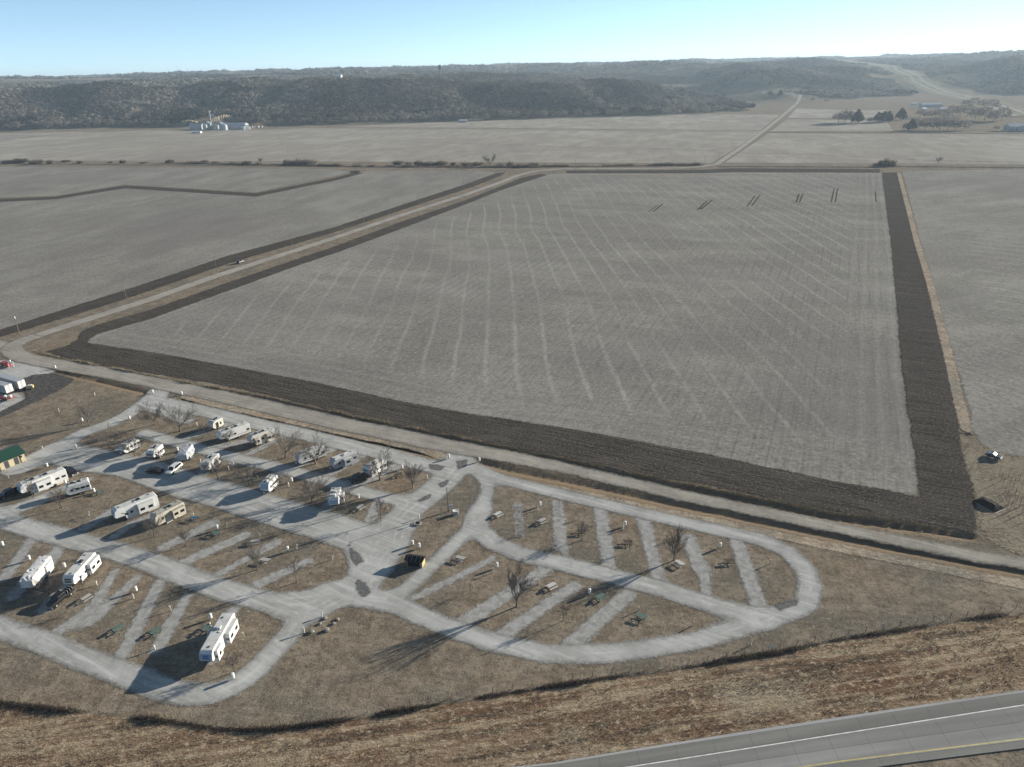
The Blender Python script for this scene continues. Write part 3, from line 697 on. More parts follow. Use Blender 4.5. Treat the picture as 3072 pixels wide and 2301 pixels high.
 'trees': [(-133.24, 199.95, 9.38, 1, 'upright vase shaped bare tree right of the open lawn at the upper left'), (-148.37, 195.01, 3.46, 3, 'slender young bare tree just below the open lawn at the upper left'), (-119.11, 185.09, 7.31, 0, 'wide spreading bare tree left of the small rounded trailer'), (-108.97, 179.28, 7.59, 0, 'wide spreading bare tree just below the small rounded trailer'), (-111.95, 198.99, 8.32, 0, 'wide spreading bare tree just above the fifth wheel with one dark front window'), (-102.35, 194.24, 9.98, 0, 'wide spreading bare tree left of the smallest cream trailer'), (-100.31, 176.38, 4.54, 3, 'slender young bare tree just below the fifth wheel with one dark front window'), (-90.33, 171.85, 3.2, 3, 'slender young bare tree just below the grey covered trailer'), (-125.27, 158.11, 6.27, 3, 'slender young bare tree just below the longest fifth wheel'), (-115.19, 153.37, 6.56, 2, 'small dense bare tree just below the short white travel trailer'), (-92.92, 189.66, 4.74, 2, 'small dense bare tree just below the smallest cream trailer'), (-83.71, 185.45, 5.11, 2, 'small dense bare tree just below the long trailer with two dark roof units'), (-74.1, 180.96, 4.38, 3, 'slender young bare tree just below the cream fifth wheel with the wide slide out'), (-64.76, 176.25, 9.39, 0, 'wide spreading bare tree left of the long travel trailer behind the big tree'), (-55.28, 172.26, 9.67, 0, 'wide spreading bare tree just below the long travel trailer behind the big tree'), (-79.9, 165.4, 8.04, 1, 'upright vase shaped bare tree just below the fifth wheel with the black V front'), (-70.43, 161.78, 6.73, 0, 'wide spreading bare tree left of the trailer standing alone by the wide lane'), (-60.43, 156.2, 7.19, 3, 'slender young bare tree just below the trailer standing alone by the wide lane'), (-51.44, 152.87, 8.65, 0, 'wide spreading bare tree left of the fifth wheel with many roof vents'), (-41.31, 147.14, 8.46, 3, 'slender young bare tree just below the fifth wheel with many roof vents'), (-35.86, 162.94, 10.14, 0, 'wide spreading bare tree just below the last trailer of the upper row'), (-26.61, 158.4, 8.21, 1, 'upright vase shaped bare tree left of the tall lamp post'), (-32.65, 143.81, 7.42, 3, 'slender young bare tree left of the concrete ring'), (-85.74, 139.93, 6.6, 2, 'small dense bare tree left of the shaded pad of the middle islands'), (-76.5, 136.08, 4.48, 2, 'small dense bare tree just below the shaded pad of the middle islands'), (-99.12, 120.19, 4.76, 0, 'wide spreading bare tree just below the tarpaulin wrapped trailer'), (-89.14, 115.18, 3.47, 3, 'slender young bare tree left of the pads of the lowest row'), (-57.07, 126.81, 6.98, 1, 'upright vase shaped bare tree just below the island before the wide bend'), (-47.18, 122.22, 7.03, 3, 'slender young bare tree right of the rounded island by the bend'), (-52.0, 97.68, 4.98, 2, 'small dense bare tree just above the lowest bend of the lane'), (-9.8, 117.42, 2.78, 3, 'slender young bare tree left of the middle pad of the lower loop'), (-0.22, 112.97, 10.36, 1, 'upright vase shaped bare tree just below the middle pad of the lower loop'), (8.84, 108.57, 5.16, 3, 'slender young bare tree right of the third pad of the lower loop'), (5.09, 139.06, 3.39, 3, 'slender young bare tree left of the second pad of the right loop'), (15.18, 134.5, 4.97, 2, 'small dense bare tree left of the widest pad of the right loop'), (25.43, 130.01, 3.27, 3, 'slender young bare tree left of the fourth pad of the right loop'), (34.58, 126.34, 8.82, 1, 'upright vase shaped bare tree left of the fifth pad of the right loop')],
 'barrels': [(-136.57, 202.43, 'white drum on a stand right of the open lawn at the upper left'), (-121.81, 202.99, 'white drum on a stand just above the small rounded trailer'), (-128.9, 184.8, 'white drum on a stand left of the small rounded trailer'), (-131.05, 174.06, 'white drum on a stand just above the longest fifth wheel'), (-120.71, 164.84, 'white drum on a stand left of the short white travel trailer'), (-110.51, 160.11, 'white drum on a stand right of the short white travel trailer'), (-123.51, 223.0, 'white drum on a stand left of the upper camp entrance'), (-112.7, 220.99, 'white drum on a stand right of the upper camp entrance'), (-171.37, 247.96, 'white drum on a stand right of the semi trailers'), (-97.48, 181.39, 'white drum on a stand left of the grey covered trailer'), (-78.13, 171.96, 'white drum on a stand right of the fifth wheel with the black V front'), (-59.33, 162.9, 'white drum on a stand right of the trailer standing alone by the wide lane'), (-39.86, 153.86, 'white drum on a stand right of the fifth wheel with many roof vents'), (-71.51, 142.1, 'white drum on a stand right of the shaded pad of the middle islands'), (-18.18, 173.32, 'white drum on a stand left of the county road junction'), (-9.61, 171.05, 'white drum on a stand right of the county road junction'), (-30.56, 167.99, 'white drum on a stand right of the last trailer of the upper row'), (-23.75, 134.01, 'white drum on a stand just above the dark rubbish shed'), (-22.11, 132.95, 'white drum on a stand just below the concrete ring'), (-120.09, 137.64, 'white drum on a stand just above the tarpaulin wrapped trailer'), (-110.46, 132.09, 'white drum on a stand left of the white fifth wheel with two front windows'), (-100.7, 129.01, 'white drum on a stand right of the tarpaulin wrapped trailer'), (-80.73, 120.43, 'white drum on a stand right of the pads of the lowest row'), (-52.09, 132.97, 'white drum on a stand just above the rounded island by the bend'), (-61.56, 111.58, 'white drum on a stand just above the long fifth wheel with the round emblem'), (-51.65, 95.97, 'white drum on a stand just above the lowest bend of the lane'), (6.16, 148.46, 'white drum on a stand right of the two track pad of the right loop'), (-4.31, 125.28, 'white drum on a stand right of the first long pad of the lower loop'), (25.84, 139.35, 'white drum on a stand right of the widest pad of the right loop'), (14.85, 116.08, 'white drum on a stand just above the end pad of the lower loop'), (45.71, 130.26, 'white drum on a stand just above the fifth pad of the right loop')],
 'posts': [(-143.09, 222.3, 'cream hookup post right of the open lawn at the upper left'), (-148.45, 210.26, 'cream hookup post right of the semi trailers'), (-138.8, 184.92, 'cream hookup post right of the green roofed restroom'), (-98.32, 197.78, 'cream hookup post left of the smallest cream trailer'), (-138.33, 168.4, 'cream hookup post just below the green roofed restroom'), (-68.6, 186.07, 'cream hookup post right of the cream fifth wheel with the wide slide out'), (-69.79, 184.71, 'cream hookup post left of the long travel trailer behind the big tree'), (-87.96, 174.09, 'cream hookup post left of the fifth wheel with the black V front'), (-78.71, 170.2, 'cream hookup post right of the fifth wheel with the black V front'), (-69.08, 165.05, 'cream hookup post left of the trailer standing alone by the wide lane'), (-59.54, 160.77, 'cream hookup post right of the trailer standing alone by the wide lane'), (-49.79, 156.33, 'cream hookup post left of the fifth wheel with many roof vents'), (-79.64, 147.84, 'cream hookup post right of the beige trailer with the stained roof'), (-69.57, 142.96, 'cream hookup post just above the narrow middle island'), (-31.7, 167.0, 'cream hookup post right of the last trailer of the upper row'), (-23.23, 163.0, 'cream hookup post left of the county road junction'), (-31.29, 147.69, 'cream hookup post left of the concrete ring'), (-23.38, 144.65, 'cream hookup post just above the concrete ring'), (-24.89, 141.7, 'cream hookup post left of the tall lamp post'), (-14.08, 146.49, 'cream hookup post right of the tall lamp post'), (-106.23, 149.45, 'cream hookup post left of the fifth wheel with swirling stripes'), (-90.45, 122.93, 'cream hookup post just above the pads of the lowest row'), (-80.3, 118.35, 'cream hookup post right of the pads of the lowest row'), (-70.83, 114.31, 'cream hookup post right of the grassy strip of the lowest row'), (-69.32, 103.81, 'cream hookup post just below the grassy strip of the lowest row'), (-60.08, 138.32, 'cream hookup post just above the island before the wide bend'), (-50.25, 133.75, 'cream hookup post just above the rounded island by the bend'), (-41.16, 129.64, 'cream hookup post right of the rounded island by the bend'), (-39.23, 111.43, 'cream hookup post just above the boulders'), (-41.67, 107.11, 'cream hookup post left of the boulders'), (-53.29, 106.46, 'cream hookup post right of the long fifth wheel with the round emblem'), (-60.85, 109.51, 'cream hookup post just above the long fifth wheel with the round emblem'), (-5.09, 123.75, 'cream hookup post right of the first long pad of the lower loop'), (4.53, 119.48, 'cream hookup post right of the middle pad of the lower loop'), (5.51, 146.9, 'cream hookup post right of the two track pad of the right loop'), (15.44, 142.66, 'cream hookup post right of the second pad of the right loop'), (25.25, 138.06, 'cream hookup post right of the widest pad of the right loop'), (24.2, 110.82, 'cream hookup post right of the end pad of the lower loop'), (54.97, 124.26, 'cream hookup post right of the last pad of the right loop'), (35.14, 133.4, 'cream hookup post right of the fourth pad of the right loop'), (33.89, 106.31, 'cream hookup post just below the fifth pad of the right loop'), (43.38, 100.94, 'cream hookup post just below the outer bend of the right loop')],
 'tables': [(-108.89, 159.88, 'green', 20, 'green picnic table right of the short white travel trailer'), (-78.88, 146.54, 'blue', -20, 'blue picnic table just above the shaded pad of the middle islands'), (-71.2, 139.96, 'green', -15, 'green picnic table just above the narrow middle island'), (-60.58, 136.42, 'grey', 10, 'silver grey picnic table just above the island before the wide bend'), (-56.22, 129.31, 'grey', -15, 'silver grey picnic table right of the island before the wide bend'), (-38.62, 149.47, 'grey', 55, 'silver grey picnic table right of the fifth wheel with many roof vents'), (-31.1, 164.56, 'brown', 30, 'dark brown picnic table right of the last trailer of the upper row'), (-90.19, 118.41, 'grey', 60, 'silver grey picnic table left of the pads of the lowest row'), (-78.92, 109.06, 'green', 55, 'green picnic table left of the grassy strip of the lowest row'), (-71.16, 108.06, 'green', 60, 'green picnic table right of the grassy strip of the lowest row'), (-61.3, 108.62, 'green', 60, 'green picnic table just above the long fifth wheel with the round emblem'), (-4.16, 144.92, 'white', 40, 'pale picnic table left of the two track pad of the right loop'), (6.4, 141.68, 'grey', 35, 'silver grey picnic table left of the second pad of the right loop'), (-12.48, 128.25, 'grey', -25, 'silver grey picnic table left of the first long pad of the lower loop'), (7.2, 118.33, 'white', 35, 'pale picnic table just above the third pad of the lower loop'), (15.28, 137.05, 'brown', 0, 'dark brown picnic table right of the second pad of the right loop'), (25.47, 132.57, 'brown', 0, 'dark brown picnic table left of the fourth pad of the right loop'), (17.0, 114.59, 'green', 35, 'green picnic table just above the end pad of the lower loop'), (24.33, 108.57, 'green', -25, 'green picnic table right of the end pad of the lower loop'), (35.36, 124.6, 'white', -50, 'pale picnic table left of the fifth pad of the right loop'), (46.41, 124.95, 'brown', 5, 'dark brown picnic table left of the last pad of the right loop')],
 'rocks': [(-38.58, 110.94, 0.47, 'boulder nearest the lane at the lawn corner, upper left of the six'), (-39.24, 109.47, 0.42, 'boulder second from the lane at the lawn corner'), (-35.97, 110.56, 0.42, 'boulder furthest right at the lawn corner'), (-36.51, 109.38, 0.42, 'dull low boulder in the middle of the group'), (-40.34, 107.24, 0.55, 'rounded boulder lowest left of the group'), (-37.42, 107.59, 0.59, 'largest boulder, lowest right of the group')],
 'lightpole': (-16.51, 147.31),
 'kiosk': (-15.97, 147.87),
 'cabinet': (-14.71, 146.09),
 'tyre': (-23.62, 142.45),
 'whiteframe': (-189.36, 250.44),
 'sign': (46.62, 99.67),
 'shed': (-22.3, 127.2, -0.247),
 'restroom': (-139.77, 178.19, 0.967),
 'semis': [(-171.05, 228.13, -0.482, 13.5, 'longer grey semi trailer with white rear doors in the gravel yard'), (-173.3, 224.67, -0.452, 11.0, 'shorter grey semi trailer nearer the camera with white rear doors')],
 'generator': (-169.38, 229.43, 0.3),
 'flatbed': (-171.53, 220.8, 0.018),
 'rv': {'a': (-56.93, 103.92, -1.621, 9.92), 'b': (-94.83, 125.51, -1.612, 7.87), 'c': (-103.91, 124.85, -1.492, 7.18), 'd': (-94.42, 149.7, -2.367, 9.46), 'e': (-85.26, 146.96, -2.189, 6.98), 'f': (-125.33, 163.03, -2.259, 10.4), 'g': (-114.6, 160.36, -2.568, 4.75), 'h': (-111.77, 182.5, -2.063, 4.42), 'i': (-102.11, 177.73, -1.683, 4.24), 'j': (-92.81, 176.39, -1.525, 5.16), 'k': (-83.6, 170.63, -1.683, 5.44), 'l': (-91.64, 195.72, -2.057, 3.22), 'm': (-83.66, 188.96, -2.37, 8.7), 'n': (-74.29, 185.48, -2.373, 6.8), 'o': (-57.02, 174.34, -2.482, 7.21), 'p': (-47.07, 170.92, -2.452, 6.5), 'q': (-37.64, 166.15, -2.254, 5.66), 'r': (-64.05, 159.48, -1.823, 4.0), 's': (-45.09, 151.66, -1.49, 4.9)},
 'veh': {'white': (-93.8, 170.43, -1.813), 'darkcar': (-98.83, 169.69, 2.949), 'black_r': (-122.61, 170.25, -0.527), 'black_f': (-132.56, 160.03, -2.178), 'dark_b': (-95.57, 118.32, -1.838), 'black_q': (-41.47, 163.05, -2.439), 'road': (-154.34, 403.36, 1.176), 'right': (129.81, 166.23, -0.828), 'red': (-192.25, 251.79, -0.435)},
 'poles': [(-210.51, 289.1, 9.0, 0.75, 'nearest power pole at the road bend with white transformer'), (-186.71, 335.04, 9.0, 0.75, 'second power pole along the diagonal road'), (-161.4, 385.51, 9.0, 0.75, 'third power pole along the diagonal road'), (-134.64, 440.3, 9.0, 0.75, 'fourth power pole along the diagonal road, beyond the driving car'), (-103.19, 513.85, 9.0, 0.75, 'fifth power pole along the diagonal road'), (-71.57, 583.49, 9.0, 0.75, 'sixth power pole along the diagonal road'), (-39.02, 662.49, 9.0, 0.75, 'furthest power pole of the diagonal road near the hedge'), (70.79, 756.4, 11.0, 0.75, 'power pole by the far straight track'), (207.57, 769.13, 11.0, 0.75, 'left power pole at the far road corner'), (231.86, 804.01, 11.0, 0.75, 'right power pole at the far road corner')],
 'trellis': [(125.49, 157.09, 'thin trellis pole, first from the far end of the left row at the right edge'), (124.23, 154.34, 'thin trellis pole, second from the far end of the left row at the right edge'), (123.0, 151.67, 'thin trellis pole, third from the far end of the left row at the right edge'), (121.81, 149.07, 'thin trellis pole, fourth from the far end of the left row at the right edge'), (120.65, 146.54, 'thin trellis pole, fifth from the far end of the left row at the right edge'), (119.51, 144.08, 'thin trellis pole, sixth from the far end of the left row at the right edge'), (118.41, 141.67, 'thin trellis pole, seventh from the far end of the left row at the right edge'), (127.22, 156.02, 'thin trellis pole, first from the far end of the middle row at the right edge'), (126.0, 153.25, 'thin trellis pole, second from the far end of the middle row at the right edge'), (124.8, 150.56, 'thin trellis pole, third from the far end of the middle row at the right edge'), (123.64, 147.94, 'thin trellis pole, fourth from the far end of the middle row at the right edge'), (122.5, 145.38, 'thin trellis pole, fifth from the far end of the middle row at the right edge'), (121.4, 142.9, 'thin trellis pole, sixth from the far end of the middle row at the right edge'), (120.32, 140.48, 'thin trellis pole, seventh from the far end of the middle row at the right edge'), (128.65, 154.02, 'thin trellis pole, first from the far end of the right row at the right edge'), (127.17, 150.77, 'thin trellis pole, second from the far end of the right row at the right edge'), (125.74, 147.63, 'thin trellis pole, third from the far end of the right row at the right edge'), (124.35, 144.58, 'thin trellis pole, fourth from the far end of the right row at the right edge'), (123.01, 141.63, 'thin trellis pole, fifth from the far end of the right row at the right edge'), (121.71, 138.77, 'thin trellis pole, sixth from the far end of the right row at the right edge')],
 'heap': (114.9, 144.38, -1.15),
 'bushes': [(-647.64, 964.55, 6.4, 'grey brown bush along the pale farm lane at the far left'), (-631.27, 964.64, 8.3, 'grey brown bush along the pale farm lane at the far left'), (-599.56, 947.86, 10.46, 'grey brown bush along the pale farm lane at the far left'), (-579.29, 943.72, 6.1, 'grey brown bush along the pale farm lane at the far left'), (-568.91, 962.15, 5.68, 'grey brown bush along the pale farm lane at the far left'), (-540.53, 942.52, 3.68, 'grey brown bush along the pale farm lane at the far left'), (-499.48, 937.44, 4.5, 'small dark round bush alone by the left farm lane'), (-479.87, 930.04, 5.33, 'grey brown bush along the pale farm lane at the far left'), (-451.72, 924.25, 3.49, 'grey brown bush along the pale farm lane at the far left'), (-416.85, 920.39, 5.14, 'grey brown bush along the pale farm lane at the far left'), (-392.82, 912.14, 3.79, 'grey brown bush along the pale farm lane at the far left'), (-368.34, 907.1, 5.4, 'grey brown bush along the pale farm lane at the far left'), (-355.1, 904.38, 3.71, 'grey brown bush along the pale farm lane at the far left'), (-309.16, 882.23, 6.75, 'grey brown bush in the left part of the far hedge'), (-260.49, 878.59, 7.78, 'grey brown bush in the left part of the far hedge'), (-244.13, 869.03, 10.73, 'largest rounded bush of the far hedge line on the left'), (-231.75, 866.52, 7.62, 'grey brown bush in the left part of the far hedge'), (-215.89, 857.21, 3.38, 'grey brown bush in the left part of the far hedge'), (-195.02, 850.0, 3.33, 'grey brown bush in the left part of the far hedge'), (-161.65, 787.6, 4.1, 'lone bush by the end of the drain track'), (-123.38, 844.53, 5.44, 'grey brown bush in the dense middle of the far hedge'), (-111.29, 839.09, 7.2, 'grey brown bush in the dense middle of the far hedge'), (-99.34, 833.72, 6.42, 'grey brown bush in the dense middle of the far hedge'), (-85.91, 831.01, 7.81, 'grey brown bush in the dense middle of the far hedge'), (-72.57, 828.32, 7.07, 'grey brown bush in the dense middle of the far hedge'), (-59.3, 825.65, 5.98, 'grey brown bush in the dense middle of the far hedge'), (-45.98, 820.06, 5.24, 'grey brown bush in the dense middle of the far hedge'), (-32.92, 817.44, 5.57, 'grey brown bush in the dense middle of the far hedge'), (-7.01, 806.54, 5.83, 'grey brown bush in the dense middle of the far hedge'), (3.89, 801.55, 6.82, 'grey brown bush in the dense middle of the far hedge'), (14.6, 793.86, 7.43, 'grey brown bush in the dense middle of the far hedge'), (29.18, 799.32, 4.76, 'grey brown bush in the thin right end of the far hedge'), (46.88, 793.0, 3.72, 'grey brown bush in the thin right end of the far hedge'), (64.54, 789.49, 2.7, 'grey brown bush in the thin right end of the far hedge'), (375.55, 738.01, 5.99, 'grey brown bush at the top of the right ploughed strip'), (379.32, 732.03, 8.06, 'dense bush at the top of the ploughed strip'), (385.37, 730.82, 5.97, 'grey brown bush at the top of the right ploughed strip')],
 'hedge_trees': [(-290.93, 878.53, 9.1, 1, 'thin bare tree among the bushes at the left of the far track'), (-18.04, 811.58, 14.03, 0, 'tall craggy bare tree rising from the far hedge'), (430.61, 732.13, 9.56, 2, 'lone round bare tree on the far track at the right')],
